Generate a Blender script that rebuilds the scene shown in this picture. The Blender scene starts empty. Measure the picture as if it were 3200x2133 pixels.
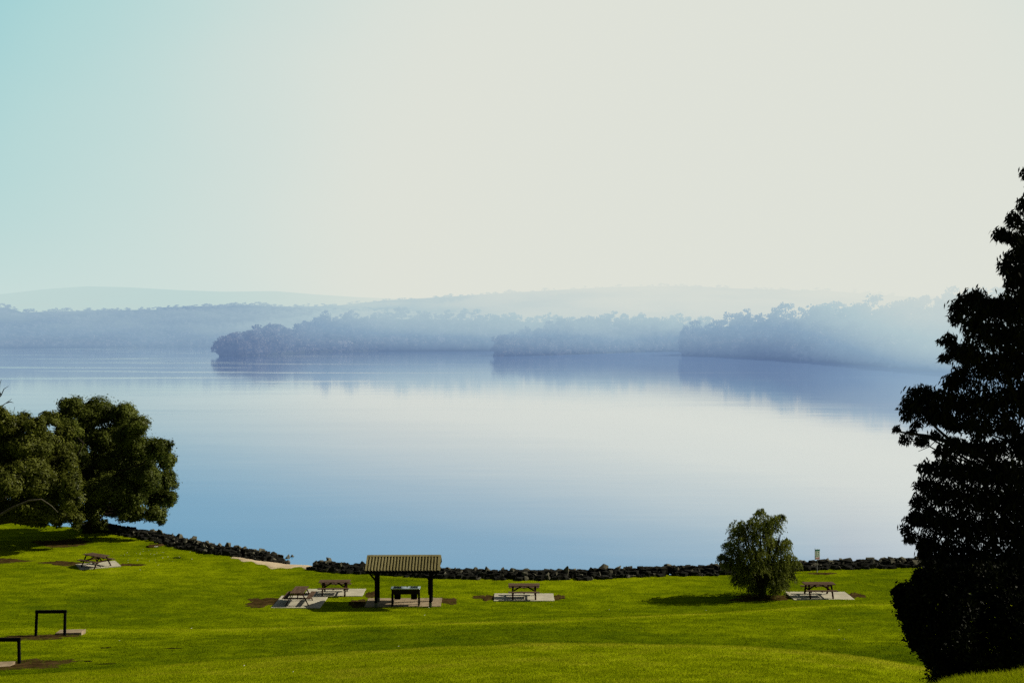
import bpy, bmesh, math
import numpy as np
from mathutils import Vector, Matrix, noise as mnoise

R = math.radians
S = bpy.context.scene
COL = S.collection
F, CX, HZ = 3556.0, 1600.0, 1060.0        # focal length and horizon of the survey photo, in its pixels
WATER = -16.3
rng = np.random.default_rng(7)

# ------------------------------------------------------------------ helpers
def link(o, parent=None):
    COL.objects.link(o)
    if parent is not None:
        o.parent = parent
    return o

def tag(o, label=None, cat=None, group=None, kind=None):
    if label: o['label'] = label
    if cat: o['category'] = cat
    if group: o['group'] = group
    if kind: o['kind'] = kind
    return o

def empty(name, loc, rz=0.0, scale=1.0):
    o = bpy.data.objects.new(name, None)
    o.location = loc; o.rotation_euler = (0, 0, rz); o.scale = (scale,)*3
    o.empty_display_size = .2
    return link(o)

def np_mesh(name, verts, faces, mat=None, smooth=False):
    """verts (n,3) array, faces (m,k) array with the same k, or a list of such arrays"""
    me = bpy.data.meshes.new(name)
    verts = np.asarray(verts, dtype=np.float32)
    fl = faces if isinstance(faces, list) and isinstance(faces[0], np.ndarray) else [np.asarray(faces)]
    fl = [np.asarray(f, dtype=np.int32) for f in fl if len(f)]
    me.vertices.add(len(verts)); me.vertices.foreach_set('co', verts.ravel())
    nl = sum(f.size for f in fl); nf = sum(len(f) for f in fl)
    me.loops.add(nl); me.loops.foreach_set('vertex_index', np.concatenate([f.ravel() for f in fl]))
    me.polygons.add(nf)
    tot = np.concatenate([np.full(len(f), f.shape[1], dtype=np.int32) for f in fl])
    st = np.concatenate([[0], np.cumsum(tot)[:-1]]).astype(np.int32)
    me.polygons.foreach_set('loop_start', st)
    me.polygons.foreach_set('use_smooth', np.full(nf, smooth, dtype=bool))
    me.update(calc_edges=True); me.validate()
    if mat: me.materials.append(mat)
    return me

def obj(name, me, parent=None, loc=None):
    o = bpy.data.objects.new(name, me)
    if loc is not None: o.location = loc
    return link(o, parent)

class MB:
    """collects boxes, bars and tubes into one mesh"""
    def __init__(s): s.v, s.q, s.n = [], [], 0
    def add(s, v, q):
        s.v.append(np.asarray(v, float)); s.q.append(np.asarray(q, int) + s.n); s.n += len(v)
    def box(s, c, d, rot=None):
        h = np.array(d)/2
        v = np.array([[x, y, z] for x in (-1, 1) for y in (-1, 1) for z in (-1, 1)])*h
        if rot is not None: v = v @ np.array(rot).T
        v = v + np.array(c)
        s.add(v, [[0, 1, 3, 2], [4, 6, 7, 5], [0, 4, 5, 1], [2, 3, 7, 6], [0, 2, 6, 4], [1, 5, 7, 3]])
        return s
    def bar(s, a, b, w, h, up=(0, 0, 1)):
        a, b = np.array(a, float), np.array(b, float)
        d = b - a; L = np.linalg.norm(d); d /= L
        sd = np.cross(d, up)
        if np.linalg.norm(sd) < 1e-4: sd = np.cross(d, (1, 0, 0))
        sd /= np.linalg.norm(sd); u = np.cross(sd, d)
        rot = np.stack([d, sd, u], axis=1)
        return s.box((a+b)/2, (L, w, h), rot)
    def tube(s, pts, rad, n=7):
        pts = np.asarray(pts, float); rad = np.broadcast_to(np.asarray(rad, float), (len(pts),))
        rings = []
        for i in range(len(pts)):
            d = pts[min(i+1, len(pts)-1)] - pts[max(i-1, 0)]
            d = d/(np.linalg.norm(d)+1e-9)
            ref = np.array([0, 0, 1.0]) if abs(d[2]) < .9 else np.array([1.0, 0, 0])
            a = np.cross(d, ref); a /= np.linalg.norm(a); b = np.cross(d, a)
            t = np.linspace(0, 2*math.pi, n, endpoint=False)
            rings.append(pts[i] + rad[i]*(np.cos(t)[:, None]*a + np.sin(t)[:, None]*b))
        v = np.concatenate(rings); q = []
        for i in range(len(pts)-1):
            for k in range(n):
                q.append([i*n+k, i*n+(k+1) % n, (i+1)*n+(k+1) % n, (i+1)*n+k])
        k0 = len(v); v = np.concatenate([v, [pts[0], pts[-1]]])
        for k in range(n):
            q.append([k0, k, (k+1) % n, k0]); q.append([k0+1, (len(pts)-1)*n+(k+1) % n, (len(pts)-1)*n+k, k0+1])
        q = np.array(q)
        s.add(v, q)
        return s
    def mesh(s, name, mat, smooth=False, bevel=0.0):
        v = np.concatenate(s.v); q = np.concatenate(s.q)
        tri = q[:, 0] == q[:, 3]
        me = np_mesh(name, v, [q[~tri], q[tri][:, :3]], mat, smooth)
        if bevel:
            bm = bmesh.new(); bm.from_mesh(me)
            bmesh.ops.bevel(bm, geom=list(bm.edges), offset=bevel, segments=1, affect='EDGES')
            bm.to_mesh(me); bm.free()
        return me
    def build(s, name, mat, parent=None, smooth=False, bevel=0.0):
        return obj(name, s.mesh(name, mat, smooth, bevel), parent)

def smooth01(t):
    t = np.clip(t, 0, 1); return t*t*(3-2*t)

# ------------------------------------------------------------------ terrain
def prof(pts):                                   # (distance, image row) or (distance, None, height)
    ys, zs = [], []
    for p in pts:
        ys.append(p[0]); zs.append(-(p[1]-HZ)/F*p[0] if p[1] is not None else p[2])
    return np.array(ys, float), np.array(zs, float)
N_ = None
NEAR = [(0, N_, -1.6), (6, N_, -3.05), (12, N_, -4.55), (20, N_, -6.6)]
FLAT = -15.1
TAIL = [(76, N_, FLAT), (140, N_, FLAT-.1)]
PROFILES = {
    -400: NEAR + [(30, N_, -9.6), (39, N_, -11.7), (43, N_, -12.7), (47, N_, -13.5), (54, N_, -14.1), (58, N_, -14.6), (62, N_, -15.05)] + TAIL,
    0:    NEAR + [(31, N_, -9.7), (40, 2110), (42, N_, -12.5), (47, N_, -13.45), (51, N_, -13.75), (54, 1987), (56, 1974), (58.5, N_, -14.75), (62, N_, -15.05), (64, N_, FLAT)] + TAIL,
    700:  NEAR + [(32, N_, -9.75), (41.5, 2062), (43.5, N_, -12.75), (47, N_, -13.2), (52, N_, -13.75), (56, 1963), (58.5, N_, -14.85), (62, N_, -15.05), (65, N_, FLAT)] + TAIL,
    1300: NEAR + [(30, N_, -9.1), (36, N_, -10.1), (42, 2024), (44, N_, -12.5), (48, N_, -13.0), (53, N_, -13.5), (56, 1949), (58.5, N_, -14.7), (62, N_, -15.0), (65, N_, FLAT)] + TAIL,
    1700: NEAR + [(30, N_, -9.05), (36, N_, -10.05), (42, 2002), (44, N_, -12.25), (48, N_, -12.85), (53, N_, -13.3), (56, 1936), (58.5, N_, -14.5), (62, N_, -14.95), (65.5, N_, FLAT)] + TAIL,
    2200: NEAR + [(30, N_, -9.1), (36, N_, -10.15), (42.5, 2012), (44.5, N_, -12.4), (48, N_, -12.85), (54, N_, -13.45), (58, 1914), (60.5, N_, -14.65), (63.5, N_, -14.95), (66, N_, FLAT)] + TAIL,
    2500: NEAR + [(30, N_, -9.15), (36, N_, -10.3), (42, 2030), (44.5, N_, -12.5), (49, N_, -13.0), (55, N_, -13.6), (60, 1892), (62.5, N_, -14.8), (64.5, N_, -15.0), (67, N_, FLAT)] + TAIL,
    2700: NEAR + [(30, N_, -9.15), (36, N_, -10.5), (41, 2048), (43.5, N_, -12.4), (50, N_, -13.1), (56, N_, -13.72), (61, 1884), (63.5, N_, -14.85), (67.5, N_, FLAT)] + TAIL,
    2880: [(0, N_, -1.6), (6, N_, -2.6), (11.5, 2112), (15, N_, -5.2), (20, N_, -6.8), (30, N_, -9.6), (41, N_, -11.8), (50, N_, -13.15), (57, N_, -13.85), (61.5, N_, -14.4), (67, N_, FLAT)] + TAIL,
    3200: [(0, N_, -1.6), (6, N_, -2.55), (11.5, 2086), (15, N_, -4.9), (20, N_, -6.6), (30, N_, -9.6), (41, N_, -11.8), (50, N_, -13.15), (57, N_, -13.85), (61.5, N_, -14.4), (67, N_, FLAT)] + TAIL,
    3700: [(0, N_, -1.6), (6, N_, -2.5), (12, N_, -3.4), (16, N_, -4.9), (20, N_, -6.4), (30, N_, -9.6), (41, N_, -11.8), (50, N_, -13.15), (57, N_, -13.85), (61.5, N_, -14.4), (67, N_, FLAT)] + TAIL,
}
YG = np.arange(0, 140.01, .25); PG = np.arange(-600, 3801, 40.0)
def gsm(a, sig, axis):
    k = np.arange(-int(4*sig), int(4*sig)+1); w = np.exp(-.5*(k/sig)**2); w /= w.sum()
    pad = [(0, 0), (0, 0)]; pad[axis] = (len(k)//2, len(k)//2)
    ap = np.pad(a, pad, mode='edge')
    return np.apply_along_axis(lambda r: np.convolve(r, w, mode='valid'), axis, ap)
_cols = sorted(PROFILES)
_tab = np.array([np.interp(YG, *prof(PROFILES[c])) for c in _cols])
_tab = gsm(_tab, 1.9, 1)
ZT = np.array([np.interp(PG, _cols, _tab[:, j]) for j in range(len(YG))]).T      # (px, Y)
ZT = gsm(ZT, 1.6, 0)
EDGE = np.array([(-200, 112), (-60, 99), (-45, 96), (-33.7, 90.7), (-28.6, 87), (-25, 83.6), (-21.4, 80.6), (-18.9, 78.6), (-17.2, 76.3), (-15.5, 75.2),
                 (-13.3, 74.9), (-9.5, 73.9), (-4.5, 72.4), (.4, 71.9), (4, 71.9), (8, 72.7), (13.8, 73.4), (18.7, 74.7), (27, 76.0), (40, 78), (80, 84), (200, 96)])
def edge_y(X): return np.interp(X, EDGE[:, 0], EDGE[:, 1])
def sand_w(X): return smooth01((X+19.5)/2.0)*smooth01((-12.4-X)/1.6)              # 1 along the little beach
def ground(X, Y):
    X = np.asarray(X, float); Y = np.asarray(Y, float)
    Ys = np.maximum(Y, .5)
    px = np.clip(CX + F*X/np.maximum(Ys, 4.0), PG[0], PG[-1]-1)
    yy = np.clip(Ys, 0, YG[-1]-.3)
    i = (px-PG[0])/40.0; j = yy/.25
    i0 = np.floor(i).astype(int); j0 = np.floor(j).astype(int); fi = i-i0; fj = j-j0
    z = (ZT[i0, j0]*(1-fi)*(1-fj) + ZT[i0+1, j0]*fi*(1-fj) + ZT[i0, j0+1]*(1-fi)*fj + ZT[i0+1, j0+1]*fi*fj)
    z = np.where(Y < .5, z + np.clip(-(Y-.5), 0, 60)*.06, z)
    # small lumps of an old lawn
    z = z + .018*np.sin(X*1.3+.7*np.sin(Y*.9))*np.sin(Y*1.1+X*.4) + .03*np.sin(X*.37+1.1)*np.sin(Y*.43)
    e = edge_y(X); sw = sand_w(X)
    width = 3.2 + 5.8*sw
    t = np.clip((Y-e)/width, 0, 3)
    z = z - (smooth01(t/1.0)*1.5 + np.clip(t-1, 0, 2)*.8)
    return z
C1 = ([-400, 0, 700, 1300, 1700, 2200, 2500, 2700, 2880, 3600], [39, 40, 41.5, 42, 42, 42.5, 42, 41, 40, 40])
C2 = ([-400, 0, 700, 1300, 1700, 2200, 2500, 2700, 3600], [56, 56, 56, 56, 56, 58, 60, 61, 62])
LIGHT1 = ([-14, -6, -2.5, -.5, .3, 1.2, 2.6, 6, 9], [.72, .74, .82, .94, .92, .38, .24, .33, .44])       # painted brightness round the near crest
LIGHT2 = ([-6, -3.5, -1.6, -.5, .4, 1.2, 3.2, 6, 9, 14, 22, 30], [.42, .42, .56, .82, .90, .68, .40, .41, .47, .48, .55, .50])  # painted brightness round the far crest
def slope_light(X, Y):
    # hump light painted into the grass colour: bright crests, dark hollows behind them
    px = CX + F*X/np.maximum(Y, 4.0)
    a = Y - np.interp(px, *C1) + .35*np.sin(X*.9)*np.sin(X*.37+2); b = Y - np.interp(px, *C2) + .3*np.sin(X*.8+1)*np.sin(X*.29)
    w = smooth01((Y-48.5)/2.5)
    v = np.interp(a, *LIGHT1)*(1-w) + np.interp(b, *LIGHT2)*w
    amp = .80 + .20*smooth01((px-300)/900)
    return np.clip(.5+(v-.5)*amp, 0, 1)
def put_attr(me, name, a):
    at = me.attributes.new(name, 'FLOAT', 'POINT'); at.data.foreach_set('value', np.asarray(a, dtype=np.float32).ravel())
def g1(x, y): return float(ground(x, y))
def hit(px, row):
    """where the sight line through a photo point meets the ground"""
    ys = np.arange(8, 120, .05)
    gx = (px-CX)/F*ys; zz = -(row-HZ)/F*ys
    k = np.argmax(zz < ground(gx, ys))
    return float(gx[k]), float(ys[k]), float(ground(gx[k], ys[k]))

# ------------------------------------------------------------------ materials
def new_mat(name):
    m = bpy.data.materials.new(name); m.use_nodes = True
    nt = m.node_tree; nt.nodes.clear()
    return m, nt
def N(nt, typ, **kw):
    n = nt.nodes.new(typ)
    for k, v in kw.items():
        if k.startswith('_'): setattr(n, k[1:], v)
        else:
            key = int(k[1:]) if k[0] == 'i' and k[1:].isdigit() else k
            if isinstance(v, bpy.types.NodeSocket): nt.links.new(v, n.inputs[key])
            else: n.inputs[key].default_value = v
    return n
def math_(nt, op, a, b=0.0, c=None, clamp=False):
    n = nt.nodes.new('ShaderNodeMath'); n.operation = op; n.use_clamp = clamp
    for i, v in enumerate((a, b, c)):
        if v is None: continue
        if isinstance(v, bpy.types.NodeSocket): nt.links.new(v, n.inputs[i])
        else: n.inputs[i].default_value = v
    return n.outputs[0]
def ramp(nt, fac, stops, interp='LINEAR'):
    n = nt.nodes.new('ShaderNodeValToRGB'); n.color_ramp.interpolation = interp
    el = n.color_ramp.elements
    while len(el) < len(stops): el.new(.5)
    for e, (p, c) in zip(el, stops):
        e.position = p; e.color = (*c, 1) if len(c) == 3 else c
    nt.links.new(fac, n.inputs[0])
    return n.outputs[0]
def mapr(nt, v, a, b, c=0.0, d=1.0, smooth=True):
    n = nt.nodes.new('ShaderNodeMapRange'); n.interpolation_type = 'SMOOTHSTEP' if smooth else 'LINEAR'
    nt.links.new(v, n.inputs[0])
    for i, x in enumerate((a, b, c, d)): n.inputs[i+1].default_value = x
    return n.outputs[0]
def mixc(nt, f, a, b):
    n = nt.nodes.new('ShaderNodeMix'); n.data_type = 'RGBA'
    for k, v in ((0, f), (6, a), (7, b)):
        if isinstance(v, bpy.types.NodeSocket): nt.links.new(v, n.inputs[k])
        else: n.inputs[k].default_value = v if k == 0 else (*v, 1)
    return n.outputs[2]
def tex_noise(nt, vec, scale, detail=3.0, rough=.55, dist=0.0):
    n = nt.nodes.new('ShaderNodeTexNoise'); n.inputs['Scale'].default_value = scale
    n.inputs['Detail'].default_value = detail; n.inputs['Roughness'].default_value = rough; n.inputs['Distortion'].default_value = dist
    if vec is not None: nt.links.new(vec, n.inputs['Vector'])
    return n.outputs['Fac']
def position(nt): return nt.nodes.new('ShaderNodeNewGeometry').outputs['Position']
def scaled(nt, vec, s):
    n = nt.nodes.new('ShaderNodeVectorMath'); n.operation = 'MULTIPLY'
    nt.links.new(vec, n.inputs[0]); n.inputs[1].default_value = s
    return n.outputs[0]
def out(nt, sh):
    o = nt.nodes.new('ShaderNodeOutputMaterial'); nt.links.new(sh, o.inputs[0])

def simple(name, c1, c2, scale=4.0, rough=.7, bump=.0, metal=0.0, stretch=(1, 1, 1), bscale=None, spec=0.0):
    m, nt = new_mat(name)
    tc = nt.nodes.new('ShaderNodeTexCoord').outputs['Object']
    v = scaled(nt, tc, stretch)
    f = tex_noise(nt, v, scale, 5, .6)
    col = ramp(nt, f, [(.32, c1), (.68, c2)])
    p = N(nt, 'ShaderNodeBsdfPrincipled', **{'Base Color': col, 'Roughness': rough, 'Metallic': metal, 'Specular IOR Level': spec})
    if bump:
        h = tex_noise(nt, v, bscale or scale*4, 4, .6)
        b = N(nt, 'ShaderNodeBump', Height=h, Strength=bump, Distance=.02)
        nt.links.new(b.outputs[0], p.inputs['Normal'])
    out(nt, p.outputs[0])
    return m

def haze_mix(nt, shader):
    """aerial perspective: glowing haze colour painted into the material, thicker with distance, height and toward the sun side"""
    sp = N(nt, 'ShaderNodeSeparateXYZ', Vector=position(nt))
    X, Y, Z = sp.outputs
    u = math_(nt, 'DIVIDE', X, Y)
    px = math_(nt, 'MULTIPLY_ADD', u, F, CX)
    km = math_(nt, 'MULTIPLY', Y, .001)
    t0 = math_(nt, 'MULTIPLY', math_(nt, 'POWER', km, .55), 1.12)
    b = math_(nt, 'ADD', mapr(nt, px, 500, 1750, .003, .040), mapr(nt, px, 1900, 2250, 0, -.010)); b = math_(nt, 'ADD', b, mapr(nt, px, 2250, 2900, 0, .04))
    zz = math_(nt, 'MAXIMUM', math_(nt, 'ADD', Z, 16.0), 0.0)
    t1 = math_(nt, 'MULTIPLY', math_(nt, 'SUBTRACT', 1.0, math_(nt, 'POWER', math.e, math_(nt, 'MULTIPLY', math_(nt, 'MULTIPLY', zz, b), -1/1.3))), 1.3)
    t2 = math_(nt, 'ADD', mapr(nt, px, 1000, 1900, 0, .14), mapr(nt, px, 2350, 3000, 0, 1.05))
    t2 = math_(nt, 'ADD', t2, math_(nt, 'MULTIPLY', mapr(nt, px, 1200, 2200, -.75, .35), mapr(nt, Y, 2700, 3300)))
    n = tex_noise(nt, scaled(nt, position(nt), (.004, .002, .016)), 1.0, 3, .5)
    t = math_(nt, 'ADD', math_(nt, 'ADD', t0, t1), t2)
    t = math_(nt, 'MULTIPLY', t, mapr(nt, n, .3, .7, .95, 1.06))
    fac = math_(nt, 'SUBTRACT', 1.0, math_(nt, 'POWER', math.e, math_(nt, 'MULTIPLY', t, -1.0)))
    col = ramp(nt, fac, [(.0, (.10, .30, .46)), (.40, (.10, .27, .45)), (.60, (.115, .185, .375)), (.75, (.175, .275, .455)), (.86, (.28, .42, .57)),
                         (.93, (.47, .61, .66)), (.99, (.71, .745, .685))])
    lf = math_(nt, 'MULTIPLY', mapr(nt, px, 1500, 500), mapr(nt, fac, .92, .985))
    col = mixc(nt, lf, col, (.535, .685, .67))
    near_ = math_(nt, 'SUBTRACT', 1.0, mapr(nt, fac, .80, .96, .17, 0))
    em = N(nt, 'ShaderNodeEmission', Color=col, Strength=math_(nt, 'DIVIDE', .985, near_))  # haze glow put into the surface itself, no volume
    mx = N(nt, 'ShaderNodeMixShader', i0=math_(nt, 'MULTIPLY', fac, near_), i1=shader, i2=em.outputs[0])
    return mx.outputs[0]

def leaf_mat(name, dark, light, trans=.35, nscale=.9, haze=False, objrand=False, tcol=None):
    m, nt = new_mat(name)
    if objrand:
        f = nt.nodes.new('ShaderNodeObjectInfo').outputs['Random']
        f2 = tex_noise(nt, position(nt), nscale, 3, .6)
        f = math_(nt, 'MULTIPLY_ADD', f, .6, math_(nt, 'MULTIPLY', f2, .4))
    else:
        f = tex_noise(nt, position(nt), nscale, 4, .65)
    col = ramp(nt, f, [(.3, dark), (.7, light)])
    d = N(nt, 'ShaderNodeBsdfDiffuse', Color=col)
    tr = N(nt, 'ShaderNodeBsdfTranslucent', Color=col if tcol is None else (*tcol, 1))
    g = N(nt, 'ShaderNodeBsdfGlossy', Color=(.5, .5, .45, 1), Roughness=.45)
    mx = N(nt, 'ShaderNodeMixShader', i0=trans, i1=d.outputs[0], i2=tr.outputs[0])
    mg = N(nt, 'ShaderNodeMixShader', i0=.012, i1=mx.outputs[0], i2=g.outputs[0])
    sh = mg.outputs[0]
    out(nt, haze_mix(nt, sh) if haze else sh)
    return m

def make_lawn():
    m, nt = new_mat('lawn_turf')
    P = position(nt)
    big = tex_noise(nt, scaled(nt, P, (.06, .11, 0)), 1.0, 4, .6)
    mid = tex_noise(nt, scaled(nt, P, (.55, 1.1, .0)), 1.0, 4, .65)
    fine = tex_noise(nt, P, 9.0, 3, .7)
    f = math_(nt, 'ADD', math_(nt, 'MULTIPLY', big, .40), math_(nt, 'ADD', math_(nt, 'MULTIPLY', mid, .45), math_(nt, 'MULTIPLY', fine, .15)))
    f = math_(nt, 'MULTIPLY_ADD', math_(nt, 'SUBTRACT', N(nt, 'ShaderNodeAttribute', _attribute_name='lit').outputs['Fac'], .5), .42, f)  # painted crest light shifts the turf colour
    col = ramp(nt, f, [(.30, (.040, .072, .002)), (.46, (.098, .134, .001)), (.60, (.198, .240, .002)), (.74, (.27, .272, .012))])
    # worn brown flecks
    w = tex_noise(nt, scaled(nt, P, (.9, 2.2, 0)), 1.0, 5, .7, .5)
    col = mixc(nt, mapr(nt, w, .66, .74, 0, .75), col, (.035, .035, .006))
    d = N(nt, 'ShaderNodeBsdfDiffuse', Color=col)
    h = math_(nt, 'ADD', math_(nt, 'MULTIPLY', tex_noise(nt, P, 14.0, 3, .7), .5), tex_noise(nt, P, 3.0, 4, .6))
    b = N(nt, 'ShaderNodeBump', Height=h, Strength=.75, Distance=.10)
    nt.links.new(b.outputs[0], d.inputs['Normal'])
    out(nt, d.outputs[0])
    return m
def make_blade():
    m, nt = new_mat('grass_blades')
    P = position(nt)
    big = tex_noise(nt, scaled(nt, P, (.06, .11, 0)), 1.0, 4, .6)
    mid = tex_noise(nt, scaled(nt, P, (.55, 1.1, .0)), 1.0, 4, .65)
    fine = tex_noise(nt, P, 23.0, 2, .7)
    f = math_(nt, 'ADD', math_(nt, 'MULTIPLY', big, .40), math_(nt, 'ADD', math_(nt, 'MULTIPLY', mid, .45), math_(nt, 'MULTIPLY', fine, .15)))
    f = math_(nt, 'MULTIPLY_ADD', math_(nt, 'SUBTRACT', N(nt, 'ShaderNodeAttribute', _attribute_name='lit').outputs['Fac'], .5), .42, f)  # same painted crest light in the blade colour
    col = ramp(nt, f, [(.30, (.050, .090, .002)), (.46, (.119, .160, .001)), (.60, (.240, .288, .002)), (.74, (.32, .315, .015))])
    d = N(nt, 'ShaderNodeBsdfDiffuse', Color=col)
    tr = N(nt, 'ShaderNodeBsdfTranslucent', Color=col)
    mx = N(nt, 'ShaderNodeMixShader', i0=.5, i1=d.outputs[0], i2=tr.outputs[0])
    out(nt, mx.outputs[0])
    return m

def make_water():
    m, nt = new_mat('lake_water')
    P = position(nt)
    # ripples: three sizes of wavelets plus long wind lanes
    w1 = tex_noise(nt, scaled(nt, P, (.9, 1.6, 0)), 1.0, 3, .55)
    w2 = tex_noise(nt, scaled(nt, P, (.09, .16, 0)), 1.0, 3, .55)
    w3 = tex_noise(nt, scaled(nt, P, (.02, .06, 0)), 1.0, 2, .5)
    lane = tex_noise(nt, scaled(nt, P, (.0035, .028, 0)), 1.0, 4, .6, .4)
    spx = N(nt, 'ShaderNodeSeparateXYZ', Vector=P); pxl = math_(nt, 'MULTIPLY_ADD', math_(nt, 'DIVIDE', spx.outputs[0], spx.outputs[1]), F, CX)
    lane = math_(nt, 'MULTIPLY', mapr(nt, lane, .55, .66), mapr(nt, pxl, 500, 1300, 1.0, .22))
    h = math_(nt, 'ADD', math_(nt, 'MULTIPLY', w1, .05), math_(nt, 'ADD', math_(nt, 'MULTIPLY', w2, .22), math_(nt, 'MULTIPLY_ADD', tex_noise(nt, scaled(nt, P, (.03, .15, 0)), 1.0, 3, .6), .40, math_(nt, 'MULTIPLY', w3, .25))))
    b = N(nt, 'ShaderNodeBump', Height=h, Strength=.045, Distance=1.0)
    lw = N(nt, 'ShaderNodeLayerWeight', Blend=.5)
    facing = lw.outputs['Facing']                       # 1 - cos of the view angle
    sp = N(nt, 'ShaderNodeSeparateXYZ', Vector=P)          # brighter sky glare painted in: reflection raised toward the sun side
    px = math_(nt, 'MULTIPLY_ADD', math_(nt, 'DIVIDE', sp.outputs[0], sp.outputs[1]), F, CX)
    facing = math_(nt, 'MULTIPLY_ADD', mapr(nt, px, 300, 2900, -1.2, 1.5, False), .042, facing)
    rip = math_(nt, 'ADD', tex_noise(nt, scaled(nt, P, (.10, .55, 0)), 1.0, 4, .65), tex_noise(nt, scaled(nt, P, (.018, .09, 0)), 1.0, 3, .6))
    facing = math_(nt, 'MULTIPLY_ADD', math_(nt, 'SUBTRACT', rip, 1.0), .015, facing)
    fres = ramp(nt, facing, [(.70, (.07,)*3), (.80, (.12,)*3), (.83, (.19,)*3), (.862, (.38,)*3), (.89, (.62,)*3), (.93, (.90,)*3), (.958, (.96,)*3), (.975, (.94,)*3), (.99, (.60,)*3), (1.0, (.36,)*3)])  # weakened at grazing angles so the painted dark reflection band shows
    rough = math_(nt, 'MULTIPLY_ADD', lane, .18, .04)
    g = N(nt, 'ShaderNodeBsdfGlossy', Color=(.97, .98, 1, 1), Roughness=rough)
    nt.links.new(b.outputs[0], g.inputs['Normal'])
    d = N(nt, 'ShaderNodeBsdfDiffuse', Color=mixc(nt, mapr(nt, sp.outputs[1], 100, 300), (.125, .300, .505), (.105, .175, .29)))  # distant body colour painted to deepen the hills' reflection
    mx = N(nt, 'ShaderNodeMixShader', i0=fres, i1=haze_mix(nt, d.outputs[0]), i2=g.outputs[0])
    out(nt, mx.outputs[0])
    return m

M = {}
M['lawn'] = make_lawn(); M['blade'] = make_blade(); M['water'] = make_water()
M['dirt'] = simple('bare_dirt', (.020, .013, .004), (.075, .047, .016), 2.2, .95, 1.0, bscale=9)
M['soil'] = simple('dark_soil', (.006, .006, .002), (.02, .016, .005), 6.0, .95, 1.0)
M['sand'] = simple('beach_sand', (.36, .28, .17), (.54, .44, .29), 2.0, .95, .5, bscale=20)
M['concrete'] = simple('concrete', (.33, .305, .22), (.45, .415, .31), 1.6, .9, .25, bscale=30)
M['concrete_old'] = simple('stained_concrete', (.19, .145, .085), (.32, .25, .16), 2.2, .9, .3, bscale=30)
M['rock'] = simple('basalt_rock', (.016, .016, .011), (.15, .142, .10), 1.1, .9, .35, bscale=5)
M['rockfill'] = simple('basalt_rubble', (.006, .006, .005), (.03, .03, .024), 2.5, .95, .9, bscale=6)
M['timber_top'] = simple('weathered_timber', (.055, .034, .021), (.13, .088, .058), 2.0, .75, .3, stretch=(1, 7, 7), bscale=6)
M['timber'] = simple('brown_timber', (.022, .010, .007), (.055, .028, .018), 2.0, .8, .3, stretch=(1, 6, 6), bscale=6)
M['black'] = simple('black_paint', (.004, .004, .005), (.008, .008, .009), 5.0, .7, .1)
M['darksteel'] = simple('dark_steel', (.006, .006, .007), (.014, .013, .012), 6.0, .6, .1)
M['roof'] = simple('beige_metal_roof', (.15, .13, .055), (.21, .185, .085), 1.2, .55, .0)
M['steel'] = simple('brushed_steel', (.30, .36, .38), (.44, .50, .52), 3.0, .35, .0, metal=.7)
M['plate'] = simple('hotplate', (.004, .008, .008), (.012, .018, .018), 8.0, .5)
M['brick'] = simple('dark_cladding', (.012, .010, .007), (.028, .022, .015), 9.0, .8, .4)
M['galv'] = simple('galvanised_steel', (.10, .105, .09), (.17, .175, .155), 6.0, .5, .0, metal=.3)
M['bark'] = simple('gum_bark', (.015, .012, .009), (.05, .042, .032), 3.0, .9, .6, stretch=(3, 3, .6))
M['bark_pale'] = simple('pale_bark', (.05, .046, .03), (.12, .108, .075), 3.0, .9, .4, stretch=(3, 3, .6))
M['sign_white'] = simple('sign_face', (.52, .58, .51), (.60, .65, .58), 8.0, .6)
M['sign_green'] = simple('sign_green', (.03, .15, .12), (.045, .18, .15), 8.0, .6)
M['sign_red'] = simple('sign_red', (.32, .015, .018), (.38, .02, .025), 8.0, .6)
M['sign_pink'] = simple('sign_notice', (.55, .42, .42), (.6, .46, .46), 8.0, .6)
M['white'] = simple('white_plastic', (.55, .53, .47), (.7, .68, .6), 5.0, .7)
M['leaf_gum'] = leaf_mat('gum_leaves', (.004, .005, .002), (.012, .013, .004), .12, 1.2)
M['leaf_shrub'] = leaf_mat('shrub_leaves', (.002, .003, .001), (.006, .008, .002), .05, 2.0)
M['leaf_olive'] = leaf_mat('olive_leaves', (.012, .019, .002), (.165, .180, .026), .3, .8)
M['leaf_dark'] = leaf_mat('dark_olive_leaves', (.010, .017, .002), (.140, .165, .024), .3, .8)
M['leaf_weep'] = leaf_mat('weeping_leaves', (.014, .024, .002), (.20, .225, .035), .38, 1.6)
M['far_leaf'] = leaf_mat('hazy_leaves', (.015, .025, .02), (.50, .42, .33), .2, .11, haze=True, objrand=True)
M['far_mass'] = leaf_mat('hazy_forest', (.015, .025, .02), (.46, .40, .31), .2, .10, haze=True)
def make_hazed(name, c1, c2, sc):
    m, nt = new_mat(name)
    col = ramp(nt, tex_noise(nt, position(nt), sc, 4, .6), [(.35, c1), (.65, c2)])
    d = N(nt, 'ShaderNodeBsdfDiffuse', Color=col)
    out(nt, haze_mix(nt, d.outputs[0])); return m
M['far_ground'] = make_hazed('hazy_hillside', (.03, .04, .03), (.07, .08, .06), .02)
M['far_bare'] = make_hazed('hazy_paddock', (.45, .28, .24), (.6, .4, .33), .02)

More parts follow.
